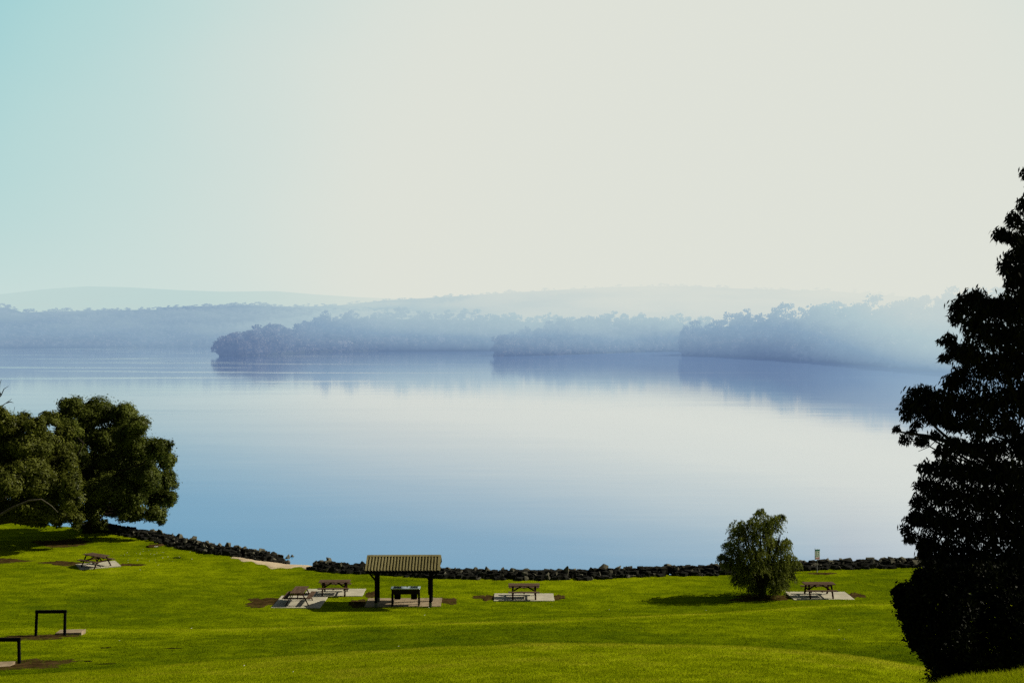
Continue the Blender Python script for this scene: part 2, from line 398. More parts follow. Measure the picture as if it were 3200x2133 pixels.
# ------------------------------------------------------------------ leaf clouds
def leaf_quads(c, d, l, w, rg, nrm=None):
    """c centres (n,3), d axis directions (n,3), l and w sizes -> verts, faces (rhombs)"""
    n = len(c)
    d = d/np.linalg.norm(d, axis=1, keepdims=True)
    r = rg.normal(size=(n, 3)) if nrm is None else nrm; s = np.cross(d, r); s /= np.linalg.norm(s, axis=1, keepdims=True)+1e-9
    l = np.broadcast_to(l, (n,))[:, None]; w = np.broadcast_to(w, (n,))[:, None]
    a = c - d*l*.5; b = c + s*w*.5 - d*l*.08; t = c + d*l*.5; e = c - s*w*.5 - d*l*.08
    v = np.stack([a, b, t, e], axis=1).reshape(-1, 3)
    return v, np.arange(4*n).reshape(n, 4)

def blob_points(cen, rad, n, rg, shell=.55):
    """points in the outer part of an ellipsoid"""
    u = rg.normal(size=(n, 3)); u /= np.linalg.norm(u, axis=1, keepdims=True)
    r = (shell + (1-shell)*rg.random(n))**.7
    return np.array(cen) + u*r[:, None]*np.array(rad), u

def limb(mb, a, b, r0, r1, rg, wob=.08, sag=0.0, n=6):
    a, b = np.array(a, float), np.array(b, float); L = np.linalg.norm(b-a)
    t = np.linspace(0, 1, n); pts = a + (b-a)*t[:, None]
    o = rg.normal(size=(n, 3))*wob*L; o[0] = 0; o[-1] = 0
    pts = pts + o*np.sin(np.pi*t)[:, None]; pts[:, 2] += sag*L*np.sin(np.pi*t)
    mb.tube(pts, r0 + (r1-r0)*t, 6)
    return pts

# ------------------------------------------------------------------ camera, sun, sky
cam = bpy.data.cameras.new('camera'); cam.lens = 40.0; cam.sensor_width = 36.0
cam.clip_start = .1; cam.clip_end = 60000
camo = bpy.data.objects.new('camera', cam); COL.objects.link(camo)
camo.location = (0, 0, 0); camo.rotation_euler = (R(90 - .105), 0, 0)
S.camera = camo
SUN_AZ, SUN_EL = 80.0, 38.0
sv = Vector((math.sin(R(SUN_AZ))*math.cos(R(SUN_EL)), math.cos(R(SUN_AZ))*math.cos(R(SUN_EL)), math.sin(R(SUN_EL))))
sl = bpy.data.lights.new('sun', 'SUN'); sl.energy = 5.0; sl.angle = R(.6); sl.color = (1, .93, .80)
so = bpy.data.objects.new('sun', sl); COL.objects.link(so)
so.rotation_euler = sv.to_track_quat('Z', 'Y').to_euler(); so.location = (60, 20, 60)

W = bpy.data.worlds.new('World'); S.world = W; W.use_nodes = True
nt = W.node_tree; nt.nodes.clear()
dirv = nt.nodes.new('ShaderNodeTexCoord').outputs['Generated']
G = Vector(((2180-CX)/F, 1.0, (HZ-930)/F)).normalized()
dt = N(nt, 'ShaderNodeVectorMath', _operation='DOT_PRODUCT', i0=dirv); dt.inputs[1].default_value = G
ang = math_(nt, 'MULTIPLY', math_(nt, 'ARCCOSINE', math_(nt, 'MINIMUM', dt.outputs['Value'], .99999)), 180/math.pi)
wob = tex_noise(nt, scaled(nt, dirv, (3, 3, 5)), 1.6, 2, .5)
ang = math_(nt, 'ADD', ang, math_(nt, 'MULTIPLY_ADD', wob, 3.0, -1.5))
A = lambda d: d/100.0
glow = ramp(nt, math_(nt, 'MULTIPLY', ang, .01), [
    (A(0), (.735, .755, .685)), (A(17), (.730, .755, .688)), (A(20.5), (.69, .745, .69)), (A(24), (.625, .725, .685)), (A(28), (.52, .70, .68)),
    (A(33), (.40, .66, .665)), (A(38), (.27, .595, .645)), (A(46), (.12, .32, .40)), (A(62), (.045, .07, .085)), (A(100), (.016, .020, .022))])
el = math_(nt, 'MULTIPLY', math_(nt, 'ARCSINE', N(nt, 'ShaderNodeSeparateXYZ', Vector=dirv).outputs['Z']), 180/math.pi)
hz = math_(nt, 'POWER', math.e, math_(nt, 'MULTIPLY', math_(nt, 'ABSOLUTE', el), -1/7.5))
hz = math_(nt, 'MULTIPLY', hz, mapr(nt, ang, 40, 75, 1, 0))
sky_c = mixc(nt, hz, glow, (.63, .735, .70))
near = mapr(nt, ang, 14, 24, 0, 1)
sky_c = mixc(nt, near, (.733, .755, .686), sky_c)
sky_c = mixc(nt, mapr(nt, el, 17.5, 34, 0, .86), sky_c, (.012, .015, .018))      # darker overhead
skyt = nt.nodes.new('ShaderNodeTexSky'); skyt.sky_type = 'NISHITA'; skyt.sun_disc = False
skyt.sun_elevation = R(SUN_EL); skyt.sun_rotation = R(SUN_AZ); skyt.dust_density = 3.0
bg1 = N(nt, 'ShaderNodeBackground', Color=sky_c, Strength=1.0)
bg2 = N(nt, 'ShaderNodeBackground', Color=skyt.outputs[0], Strength=math_(nt, 'MULTIPLY', mapr(nt, ang, 38, 60), .03))
ad = N(nt, 'ShaderNodeAddShader', i0=bg1.outputs[0], i1=bg2.outputs[0])
wo = nt.nodes.new('ShaderNodeOutputWorld'); nt.links.new(ad.outputs[0], wo.inputs[0])

S.view_settings.view_transform = 'Standard'; S.view_settings.look = 'None'; S.view_settings.exposure = 0
S.render.engine = 'CYCLES'
S.cycles.use_denoising = False
S.cycles.max_bounces = 8; S.cycles.transparent_max_bounces = 8
S.cycles.sample_clamp_indirect = 4

# ------------------------------------------------------------------ lawn, water
xs = np.concatenate([np.arange(-240, -52, 4.0), np.arange(-52, 46, .4), np.arange(46, 160, 4.0)])
ys = np.concatenate([np.arange(-80, 6, 2.0), np.arange(6, 9, .5), np.arange(9, 86, .4), np.arange(86, 126, 1.0)])
GX, GY = np.meshgrid(xs, ys, indexing='ij')
Zg = ground(GX, GY)
nx, ny = GX.shape
idx = np.arange(nx*ny).reshape(nx, ny)
q = np.stack([idx[:-1, :-1], idx[1:, :-1], idx[1:, 1:], idx[:-1, 1:]], axis=-1).reshape(-1, 4)
lawn_me = np_mesh('lawn', np.stack([GX, GY, Zg], -1).reshape(-1, 3), q, M['lawn'], True)
put_attr(lawn_me, 'lit', slope_light(GX.ravel(), GY.ravel()))
tag(obj('lawn', lawn_me),
    'green mown lawn sloping down to the lake in gentle humps', 'lawn', kind='structure')
wv = [(-20000, 55, WATER), (20000, 55, WATER), (20000, 15000, WATER), (-20000, 15000, WATER)]
tag(obj('lake', np_mesh('lake', wv, [[0, 1, 2, 3]], M['water'])),
    'calm hazy blue lake reflecting the pale sky', 'lake', kind='structure')

# draped sheets (bare dirt, sand)
def drape(name, cx, cy, rx, ry, mat, seed, lift=.012, rot=0.0, rough=.34, label=None):
    rg = np.random.default_rng(seed)
    n = 56; th = np.linspace(0, 2*math.pi, n, endpoint=False)
    ph = rg.random(5)*6.28; rr = 1 + rough*sum(np.sin((k+2)*th+ph[k])/(k+1.6) for k in range(5)) + rough*.25*rg.normal(size=n)
    rings = np.linspace(0, 1, 9)[1:]
    c, s = math.cos(rot), math.sin(rot)
    P = [(cx, cy)]
    for r in rings:
        lx = r*rr*rx*np.cos(th); ly = r*rr*ry*np.sin(th)
        P += list(zip(cx + lx*c - ly*s, cy + lx*s + ly*c))
    P = np.array(P); z = ground(P[:, 0], P[:, 1]) + lift
    z[1:] += rg.normal(size=len(z)-1)*.008
    z[-n:] = ground(P[-n:, 0], P[-n:, 1]) - .03
    tri = [[0, 1+k, 1+(k+1) % n] for k in range(n)]
    qd = [[1+(i-1)*n+k, 1+i*n+k, 1+i*n+(k+1) % n, 1+(i-1)*n+(k+1) % n] for i in range(1, len(rings)) for k in range(n)]
    me = np_mesh(name, np.column_stack([P, z]), [np.array(tri), np.array(qd)], mat, True)
    PATCH.append((cx, cy, rx, ry, c, s))
    return tag(obj(name, me), label, 'bare dirt' if 'dirt' in name else 'sand', kind='structure')
PATCH = []
drape('dirt', -30.3, 76.7, 1.5, .75, M['dirt'], 1, label='brown bare dirt left of the slab by the shady tree')
drape('dirt', -25.6, 76.3, .9, .5, M['dirt'], 2, label='thin strip of brown dirt along the far edge of the tilted slab')
drape('dirt', -14.3, 65.3, 1.0, 1.5, M['dirt'], 3, rot=.3, label='dark brown dirt beside the slab of the end-on picnic table')
drape('dirt', -12.0, 67.2, 1.6, .5, M['dirt'], 4, label='dirt strip between the two picnic slabs')
drape('dirt', -8.3, 67.3, .5, .8, M['dirt'], 5, label='dirt at the end of the slab behind the end-on picnic table')
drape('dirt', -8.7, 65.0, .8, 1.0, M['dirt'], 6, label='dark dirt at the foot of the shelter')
drape('dirt', -3.7, 65.7, .7, .8, M['dirt'], 7, label='reddish dirt at the sunny end of the shelter')
drape('dirt', -1.45, 66.6, .75, .85, M['dirt'], 8, label='brown dirt beside the slab of the middle picnic table')
drape('dirt', 2.75, 66.6, .45, .7, M['dirt'], 9, label='worn soil at the sunny end of the middle slab')
drape('dirt', 15.0, 66.5, 2.5, 1.0, M['dirt'], 10, label='bare dirt under the weeping bush')
drape('dirt', 20.2, 67.0, .6, .9, M['dirt'], 11, label='thin worn soil at the far end of the lone slab')
drape('dirt', 20.0, 73.35, .8, .35, M['dirt'], 12, label='small dirt patch at the foot of the notice sign')
drape('dirt', -22.3, 53.5, 2.1, .75, M['dirt'], 13, label='brown dirt in front of the complete black frame')
drape('dirt', -19.9, 46.4, 2.1, 1.5, M['dirt'], 14, label='broad brown dirt patch at the cropped black frame')
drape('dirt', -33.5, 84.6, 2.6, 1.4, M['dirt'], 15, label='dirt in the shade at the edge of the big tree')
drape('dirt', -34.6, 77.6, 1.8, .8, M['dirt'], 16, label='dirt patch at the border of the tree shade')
for k_, (px_, row_, rx_) in enumerate([(330, 2024, .28), (540, 2026, .34), (275, 2066, .2), (330, 2074, .38)]):
    x, y, z = hit(px_, row_)
    drape('dirt', x, y, rx_, .13, M['soil'], 50+k_, label='small dark scar of bare soil in the turf of the near slope')
# beach sand: a sheet that follows the little gap in the rocks
sx = np.linspace(-19.6, -12.9, 40); sy = np.linspace(0, 1, 26)
SX, SYt = np.meshgrid(sx, sy, indexing='ij')
e0 = edge_y(SX) + .35*np.sin(SX*2.1) + .25*np.sin(SX*5.3+1) - .25
wl = 1.2 + 9.5*sand_w(SX)
SY = e0 + SYt*wl
SZ = ground(SX, SY) + .02
SZ[:, 0] -= .05; SZ[0, :] -= .08; SZ[-1, :] -= .08
idx = np.arange(SX.size).reshape(SX.shape)
q = np.stack([idx[:-1, :-1], idx[1:, :-1], idx[1:, 1:], idx[:-1, 1:]], axis=-1).reshape(-1, 4)
tag(obj('sand', np_mesh('sand', np.stack([SX, SY, SZ], -1).reshape(-1, 3), q, M['sand'], True)),
    'pale sandy landing in the gap between the rocks', 'sand', kind='structure')

# ------------------------------------------------------------------ concrete slabs
SLABS = []
def slab(cx, cy, w, d, rot, label, mat='concrete', h=.12, sink=.06, tilt=0.0, joint=True):
    z = g1(cx, cy)
    o = empty('concrete_slab', (cx, cy, z), rot)
    mb = MB()
    if joint:
        mb.box((-w/4-.004, 0, h/2-sink), (w/2-.008, d, h)); mb.box((w/4+.004, 0, h/2-sink), (w/2-.008, d, h))
    else:
        mb.box((0, 0, h/2-sink), (w, d, h))
    me = mb.mesh('concrete_slab', M[mat], bevel=.008)
    bpy.data.objects.remove(o)
    o = obj('concrete_slab', me, None, (cx, cy, z)); o.rotation_euler = (tilt, 0, rot)
    SLABS.append((cx, cy, w, d, math.cos(rot), math.sin(rot)))
    return tag(o, label, 'slab', 'concrete slabs in the lawn')
slab(-27.65, 76.0, 2.55, 2.05, R(30), 'pale concrete slab set askew under the picnic table by the shady tree')
slab(-12.15, 65.3, 2.75, 3.0, R(0), 'concrete slab under the end-on picnic table, striped with shadows')
slab(-10.55, 67.75, 3.5, 1.95, R(1), 'concrete slab under the picnic table behind the end-on one')
slab(.70, 66.6, 3.5, 1.9, R(0), 'concrete slab under the middle picnic table on the open lawn')
slab(18.05, 66.7, 3.55, 2.1, R(0), 'concrete slab under the picnic table beside the weeping bush')
slab(-6.2, 65.2, 4.3, 2.1, R(1), 'stained concrete slab under the metal-roofed barbecue shelter', 'concrete_old')
slab(-21.15, 54.5, 1.2, .8, R(6), 'small tilted concrete slab behind the complete black frame', 'concrete_old', joint=False, tilt=R(-3), h=.2, sink=.05)
slab(-21.4, 46.2, 2.0, 1.15, R(8), 'grey brown concrete slab by the cropped black frame, half buried in dirt', 'concrete_old', joint=False)

# ------------------------------------------------------------------ picnic tables
def make_table():
    t = empty('picnic_table', (0, 0, 0))
    m = MB()
    for k in range(5): m.box((0, (k-2)*.152, .735), (1.82, .144, .038))
    m.build('tabletop', M['timber_top'], t, bevel=.004)
    for s in (-1, 1):
        m = MB()
        for k in (0, 1): m.box((0, s*(.60+k*.142), .445), (1.82, .134, .038))
        m.build('bench_seat', M['timber_top'], t, bevel=.004)
    for x in (-.66, .66):
        for s in (-1, 1):
            MB().bar((x, s*.27, .714), (x, s*.66, -.03), .045, .095, (1, 0, 0)).build('leg', M['timber'], t, bevel=.004)
        MB().box((x+.047*np.sign(-x), 0, .385), (.045, 1.50, .085)).build('crossbar', M['timber'], t, bevel=.004)
        MB().box((x+.047*np.sign(-x), 0, .68), (.045, .70, .07)).build('top_bearer', M['timber'], t, bevel=.004)
        MB().bar((x*.87, 0, .40), (x*.14, 0, .70), .045, .08).build('brace', M['timber'], t, bevel=.004)
    m = MB().box((0, 0, .70), (.06, .70, .045))
    m.build('centre_batten', M['timber'], t)
    for s in (-1, 1):
        MB().box((0, s*.67, .405), (.07, .27, .045)).build('seat_batten', M['timber'], t)
    return t
def copy_tree(o, parent=None):
    c = o.copy(); COL.objects.link(c); c.parent = parent
    for ch in list(o.children): copy_tree(ch, c)
    return c
tables = [(-27.62, 75.55, R(-33), 'brown timber picnic table on the askew slab by the shady tree'),
          (-12.15, 64.95, R(90), 'brown picnic table seen end-on, sunlit top, left of the shelter'),
          (-10.5, 67.35, R(2), 'brown picnic table side-on behind the end-on table'),
          (.70, 66.45, R(0), 'brown picnic table alone on the open lawn in mid picture'),
          (17.95, 66.55, R(0), 'brown picnic table between the weeping bush and the notice sign')]
proto = make_table()
for i, (x, y, r, lab) in enumerate(tables):
    o = proto if i == 0 else copy_tree(proto)
    o.location = (x, y, g1(x, y) + .06); o.rotation_euler = (0, 0, r)
    tag(o, lab, 'picnic table', 'picnic tables on the lakeside lawn')

# ------------------------------------------------------------------ barbecue shelter
sxx, syy = -6.14, 64.75
sz = g1(sxx, syy) + .06
sh = empty('picnic_shelter', (sxx, syy, sz), R(1.0))
tag(sh, 'dark timber barbecue shelter with ribbed khaki metal gable roof', 'shelter')
PX, PY = 1.53, .68
for x in (-PX, PX):
    for y in (-PY, PY):
        p = MB().box((x, y, 1.02), (.145, .145, 2.16)).build('post', M['black'], sh, bevel=.006)
        MB().box((x, y-.001, .10), (.16, .16, .24)).build('boot', M['galv'], p)
    for y in (-PY, PY):
        MB().bar((x+.05*np.sign(x), y, 1.50), (x+.46*np.sign(x), y, 1.98), .07, .15, (0, 1, 0)).build('bracket', M['black'], sh)
ZE, ZR, RW, RD = 2.10, 2.72, 2.02, 1.22
for s in (-1, 1):
    MB().box((0, s*PY, 2.03), (4.02, .09, .14)).build('beam', M['black'], sh, bevel=.004)
for x in (-1.95, -.65, .65, 1.95):
    for s in (-1, 1):
        MB().bar((x, s*(RD-.03), ZE-.045), (x, s*.02, ZR-.06), .045, .09).build('rafter', M['black'], sh)
def roof_sheet(s):
    n = 23; pit = 2*RW/n
    prof_ = []
    for k in range(n):
        x0 = -RW + k*pit
        prof_ += [(x0, 0), (x0+pit*.50, 0), (x0+pit*.54, .065), (x0+pit*.90, .065), (x0+pit*.98, 0)]
    prof_.append((RW, 0))
    v, q = [], []
    up = np.array([0, s*(ZR-ZE), RD]); up = up/np.linalg.norm(up)
    for x, h in prof_:
        for yy, zz in ((s*RD, ZE), (s*.04, ZR-.01)):
            for tk in (0, -.012):
                v.append([x, yy+up[1]*(h+tk), zz+up[2]*(h+tk)])
    for k in range(len(prof_)-1):
        a = 4*k; b = a+4
        q += [[a, b, b+2, a+2], [a+1, a+3, b+3, b+1], [a, a+1, b+1, b], [a+2, b+2, b+3, a+3]]
    return np_mesh('roof_sheet', v, q, M['roof'])
for s in (-1, 1): obj('roof_sheet', roof_sheet(s), sh)
m = MB()
for s in (-1, 1): m.bar((-RW-.02, s*.075, ZR+.028), (RW+.02, s*.075, ZR+.028), .17, .012, (0, s*.46, 1))
m.build('ridge_cap', M['roof'], sh)
for s in (-1, 1):
    MB().box((0, s*(RD+.03), ZE-.05), (2*RW+.06, .06, .12)).build('gutter', M['black'], sh, bevel=.004)
    for x in (-RW-.03, RW+.03):
        MB().bar((x, s*(RD+.02), ZE+.03), (x, s*.004, ZR+.035), .10, .05, (0, 0, 1)).build('barge_board', M['roof'], sh)
MB().box((PX-.16, PY-.05, .86), (.10, .12, .95)).build('switch_box', M['darksteel'], sh, bevel=.006)

# barbecue
bb = empty('barbecue', (-6.02, 64.45, sz), R(1))
tag(bb, 'double electric barbecue with shiny steel top under the shelter', 'barbecue')
MB().box((0, 0, .965), (1.66, .62, .05)).build('bench_top', M['steel'], bb, bevel=.008)
MB().box((0, 0, .80), (1.58, .56, .28)).build('cabinet', M['brick'], bb, bevel=.004)
for x in (-.47, .47):
    pl = MB().box((x, .02, .994), (.42, .34, .012)).build('hotplate', M['plate'], bb)
    m = MB()
    m.box((x, .21, 1.003), (.48, .02, .03)); m.box((x, -.17, 1.003), (.48, .02, .03))
    m.box((x-.23, .02, 1.003), (.02, .36, .03)); m.box((x+.23, .02, 1.003), (.02, .36, .03))
    m.build('hotplate_rim', M['steel'], pl)
    MB().box((x, 0, .51), (.34, .36, .31)).build('control_box', M['black'], bb, bevel=.006)
MB().box((.07, .15, 1.005), (.07, .03, .03)).build('push_button', M['darksteel'], bb)
for x in (-.75, .75):
    for y in (-.22, .22):
        MB().box((x, y, .33), (.09, .09, .68)).build('leg', M['black'], bb)

# ------------------------------------------------------------------ black rail frames on the slope
def rail_frame(x, y, w, h, rot, lean, lab):
    z = min(g1(x-w/2, y), g1(x+w/2, y))
    t = empty('rail_frame', (x, y, z), rot)
    for s in (-1, 1):
        MB().bar((s*(w/2-.05)+(lean if s < 0 else lean*.4)*-1, 0, -.2), (s*(w/2-.05), 0, h-.05), .11, .11, (0, 1, 0)).build('post', M['black'], t, bevel=.008)
    MB().box((0, 0, h-.055), (w+.03, .115, .15)).build('crossbar', M['black'], t, bevel=.008)
    tag(t, lab, 'rail frame', 'black rail frames on the slope')
rail_frame(-21.85, 53.9, 1.42, 1.20, R(2), .06, 'complete black timber frame standing in brown dirt on the slope')
rail_frame(-21.05, 47.0, 1.42, 1.12, R(2), -.05, 'black timber frame cut off by the photo edge, beside the broad dirt patch')

# ------------------------------------------------------------------ notice sign
sx_, sy_, szz = hit(2555, 1788)
sg = empty('notice_sign', (sx_, sy_, szz), R(24))
tag(sg, 'small white and green notice sign on a thin post before the rocks', 'sign')
MB().tube([(0, .03, -.1), (0, .03, 1.52)], .024, 8).build('post', M['galv'], sg, True)
pn = MB().box((0, 0, 1.17), (.37, .018, .66)).build('panel', M['sign_white'], sg, bevel=.003)
MB().box((-.195, -.002, 1.21), (.022, .03, .72)).build('edge_strip', M['darksteel'], sg)
MB().box((.01, -.0105, 1.445), (.35, .005, .09)).build('header_band', M['sign_green'], sg)
for dx in (-.075, .085):
    for dz in (1.31, 1.17):
        m = MB()
        m.tube([(dx, -.010, dz), (dx, -.014, dz)], .042, 14)
        m.build('pictogram', M['sign_green'], sg)
        m = MB(); m.tube([(dx, -.0145, dz+.018), (dx, -.0165, dz+.018)], .011, 8)
        m.bar((dx, -.0155, dz+.008), (dx, -.0155, dz-.024), .002, .014, (1, 0, 0))
        m.build('symbol', M['sign_white'], sg)
MB().box((.01, -.0105, 1.075), (.33, .005, .018)).build('rule', M['sign_green'], sg)
MB().box((.02, -.0105, .945), (.32, .005, .045)).build('warning_band', M['sign_red'], sg)
MB().box((.01, -.0105, .875), (.34, .005, .07)).build('notice_strip', M['sign_pink'], sg)

# small things on the lawn
x, y, z = hit(480, 1708)
drape('dirt', x, y+.15, .55, .45, M['dirt'], 31, lift=.10, label='small dirt heap behind the white plastic strip')
m = MB(); th = np.linspace(-.5, .5, 9)
m.tube(np.stack([x+.1+th*.62, y-.28+th*th*.25, np.full(9, z+.05)], 1), .035, 7)
tag(m.build('plastic_strip', M['white'], None, True), 'white curved plastic strip lying by the small dirt heap', 'strip')
x, y, z = hit(553, 1743)
rl = np.random.default_rng(61); V = []
for k in range(70):
    u_ = rl.random()
    hx, hy, hz_ = hit(480+rl.normal()*75, 1738+rl.normal()*16) if u_ < .8 else hit(rl.uniform(200, 2700), rl.uniform(1830, 2110))
    a = rl.random()*6.28; r_ = .018+.022*rl.random()
    V += [(hx+r_*math.cos(a+t_)*(1.4 if t_ in (0, 3.14) else .6), hy+r_*math.sin(a+t_)*(1.4 if t_ in (0, 3.14) else .6), hz_+.05+.02*rl.random()) for t_ in (0, 1.57, 3.14, 4.71)]
tag(obj('leaf_litter', np_mesh('leaf_litter', V, np.arange(280).reshape(70, 4), M['white'])), 'tiny pale flecks of dried leaf litter scattered on the lawn', 'leaf litter', kind='stuff')
x, y, z = hit(553, 1743)
g_ = empty('drain_grate', (x, y, z)); tag(g_, 'small dark drain grate set in the lawn', 'drain grate')
m = MB(); m.box((0, .12, .01), (.5, .03, .04)); m.box((0, -.12, .01), (.5, .03, .04)); m.box((-.235, 0, .01), (.03, .21, .04)); m.box((.235, 0, .01), (.03, .21, .04))
m.build('frame', M['darksteel'], g_)
m = MB()
for k in range(8): m.box((-.19+k*.054, 0, .008), (.02, .21, .03))
m.build('bars', M['darksteel'], g_)

# ------------------------------------------------------------------ rocks
def rock_mesh(seed):
    rg = np.random.default_rng(1000+seed)
    bm = bmesh.new()
    n = rg.integers(9, 14)
    u = rg.normal(size=(n, 3)); u /= np.linalg.norm(u, axis=1, keepdims=True)
    u *= (1, .85, .72); u *= (.82 + .3*rg.random(n))[:, None]
    vs = [bm.verts.new(p) for p in u]
    r = bmesh.ops.convex_hull(bm, input=vs)
    for v in [g for g in r['geom_interior'] if isinstance(g, bmesh.types.BMVert)]: bm.verts.remove(v)
    bmesh.ops.bevel(bm, geom=list(bm.edges), offset=.022, segments=1, affect='EDGES')
    me = bpy.data.meshes.new('rock'); bm.to_mesh(me); bm.free()
    me.materials.append(M['rock'])
    return me
ROCKS = [rock_mesh(k) for k in range(16)]
rr = np.random.default_rng(5)
def put_rock(x, y, z, s, lab, grp):
    o = obj('rock', ROCKS[rr.integers(16)], None, (x, y, z))
    o.rotation_euler = (rr.normal()*1.2, rr.normal()*1.2, rr.random()*6.28)
    o.scale = (s*(.85+.35*rr.random()), s*(.8+.3*rr.random()), s*(.75+.3*rr.random()))
    return tag(o, lab, 'rock', grp)
def line_pts(poly, step):
    poly = np.array(poly, float); seg = np.linalg.norm(np.diff(poly, axis=0), axis=1); L = np.concatenate([[0], np.cumsum(seg)])
    t = np.arange(0, L[-1], step)
    p = np.stack([np.interp(t, L, poly[:, k]) for k in range(2)], 1)
    d = np.stack([np.interp(t+.3, L, poly[:, k]) for k in range(2)], 1) - np.stack([np.interp(t-.3, L, poly[:, k]) for k in range(2)], 1)
    d /= np.linalg.norm(d, axis=1, keepdims=True)+1e-9
    return p, np.stack([-d[:, 1], d[:, 0]], 1), t, L[-1]          # points, outward normal (towards the water)
LB = [hit(*p)[:2] for p in [(240, 1648), (290, 1655), (429, 1680), (533, 1706), (652, 1730)]] + [(-18.85, 79.2), (-17.2, 78.2), (-15.95, 78.9), (-15.85, 80.4)]
RB = [hit(*p)[:2] for p in [(972, 1780), (1016, 1787), (1145, 1792), (1380, 1807), (1500, 1810), (1620, 1812), (1800, 1812), (1991, 1803), (2267, 1796), (2491, 1783), (2700, 1776), (2865, 1771), (3020, 1766)]]
LLAB = 'dark angular boulder in the breakwater running from the big tree down to the sand'
RLAB = 'dark angular boulder in the seawall along the lakeside edge of the lawn'
rub_v, rub_q = [], []
def rubble(p, nrm, zb, width, hgt):
    for k in range(len(p)):
        for j in range(9):
            o = -.1 + (width+.8)*rr.random()
            z = zb[k] + hgt*max(0, 1-abs(o-width*.45)/(width*.6))*.75 - .1 - max(0, o-width*.7)*.5
            c = np.array([p[k][0]+nrm[k][0]*o + rr.normal()*.12, p[k][1]+nrm[k][1]*o, z])
            s = .10+.16*rr.random()
            v = rr.normal(size=(8, 3))*.12 + np.array([[a, b, d] for a in (-1, 1) for b in (-1, 1) for d in (-1, 1)])*.8
            v = v*s @ np.array(Matrix.Rotation(rr.random()*6, 3, 'Z')) + c
            n0 = len(rub_v)*8
            rub_v.append(v); rub_q.append(np.array([[0, 1, 3, 2], [4, 6, 7, 5], [0, 4, 5, 1], [2, 3, 7, 6], [0, 2, 6, 4], [1, 5, 7, 3]])+n0)
def pile(poly, rows, lab, grp, hgt_fn):
    for off, dz, s0, step, single in rows:
        p, nrm, t, L = line_pts(poly, step)
        for k in range(len(p)):
            f = hgt_fn(t[k]/L)
            o = off*(1 if off < .5 else .6+.4*f) + rr.normal()*.12
            x, y = p[k] + nrm[k]*o
            z = g1(*p[k]) + dz*f + rr.normal()*.05
            s = s0*(.62+.75*rr.random()**1.5)
            x += rr.normal()*.1
            if single: put_rock(x, y, z, s, lab, grp)
            else:
                me = ROCKS[rr.integers(16)]
                co = np.empty(len(me.vertices)*3, np.float32); me.vertices.foreach_get('co', co)
                co = co.reshape(-1, 3)*s @ np.array(Matrix.Rotation(rr.random()*6, 3, 'Z')).T + (x, y, z)
                EXTRA.append((co, [np.array(f_.vertices) for f_ in me.polygons]))
    p, nrm, t, L = line_pts(poly, .22)
    rubble(p, nrm, ground(p[:, 0], p[:, 1]), 1.9, .50)
EXTRA = []
# the left breakwater spreads wider towards its tip
pile(LB, [(.10, .05, .22, .66, 1), (.50, .24, .29, .70, 1), (1.05, .35, .32, .80, 1), (1.7, .14, .34, .8, 0), (2.3, -.15, .36, .9, 0)], LLAB, 'boulders of the breakwater', lambda t: .55+.45*smooth01(t/.45))
pile(RB, [(.12, .02, .21, .72, 1), (.45, .18, .29, .72, 1), (.9, .28, .31, .86, 1), (1.4, .24, .34, .8, 0)], RLAB, 'boulders of the seawall', lambda t: 1.0)
ev = [c for c, f in EXTRA]; eo = np.concatenate([[0], np.cumsum([len(c) for c in ev])])
bmr = bpy.data.meshes.new('boulders')
bmr.from_pydata(np.concatenate(ev).tolist(), [], [(f_+eo[k]).tolist() for k, (c, f) in enumerate(EXTRA) for f_ in f])
bmr.materials.append(M['rock'])
tag(obj('boulders', bmr), 'dark boulders on the lake side of the breakwater and seawall, half hidden behind the front ones', 'boulders', kind='stuff')
rv = np.concatenate(rub_v); rq = np.concatenate(rub_q)
tag(obj('rubble', np_mesh('rubble', rv, rq, M['rockfill'])), 'dark small rubble packed between the shore boulders', 'rubble', kind='stuff')
for (px, row, s, lab) in [(985, 1772, .50, 'rounded dark boulder at the end of the seawall beside the sand'),
                          (916, 1733, .24, 'small low rock alone in the water off the breakwater tip'),
                          (898, 1738, .34, 'flat dark rock awash at the very tip of the breakwater'),
                          (905, 1753, .30, 'pale grey rock at the waterline beside the sand'),
                          (888, 1751, .26, 'small dark rock between the breakwater and the sandy landing')]:
    Yw = min(F*16.15/(row-HZ), hit(px, row)[1]) if px < 950 else hit(px, row)[1]
    Xw = (px-CX)/F*Yw
    put_rock(Xw, Yw, max(g1(Xw, Yw), WATER)+.06, s, lab, 'loose rocks by the landing')

# ------------------------------------------------------------------ trees on the lawn
def px_world(px, row, Y): return np.array([(px-CX)/F*Y, Y, -(row-HZ)/F*Y])

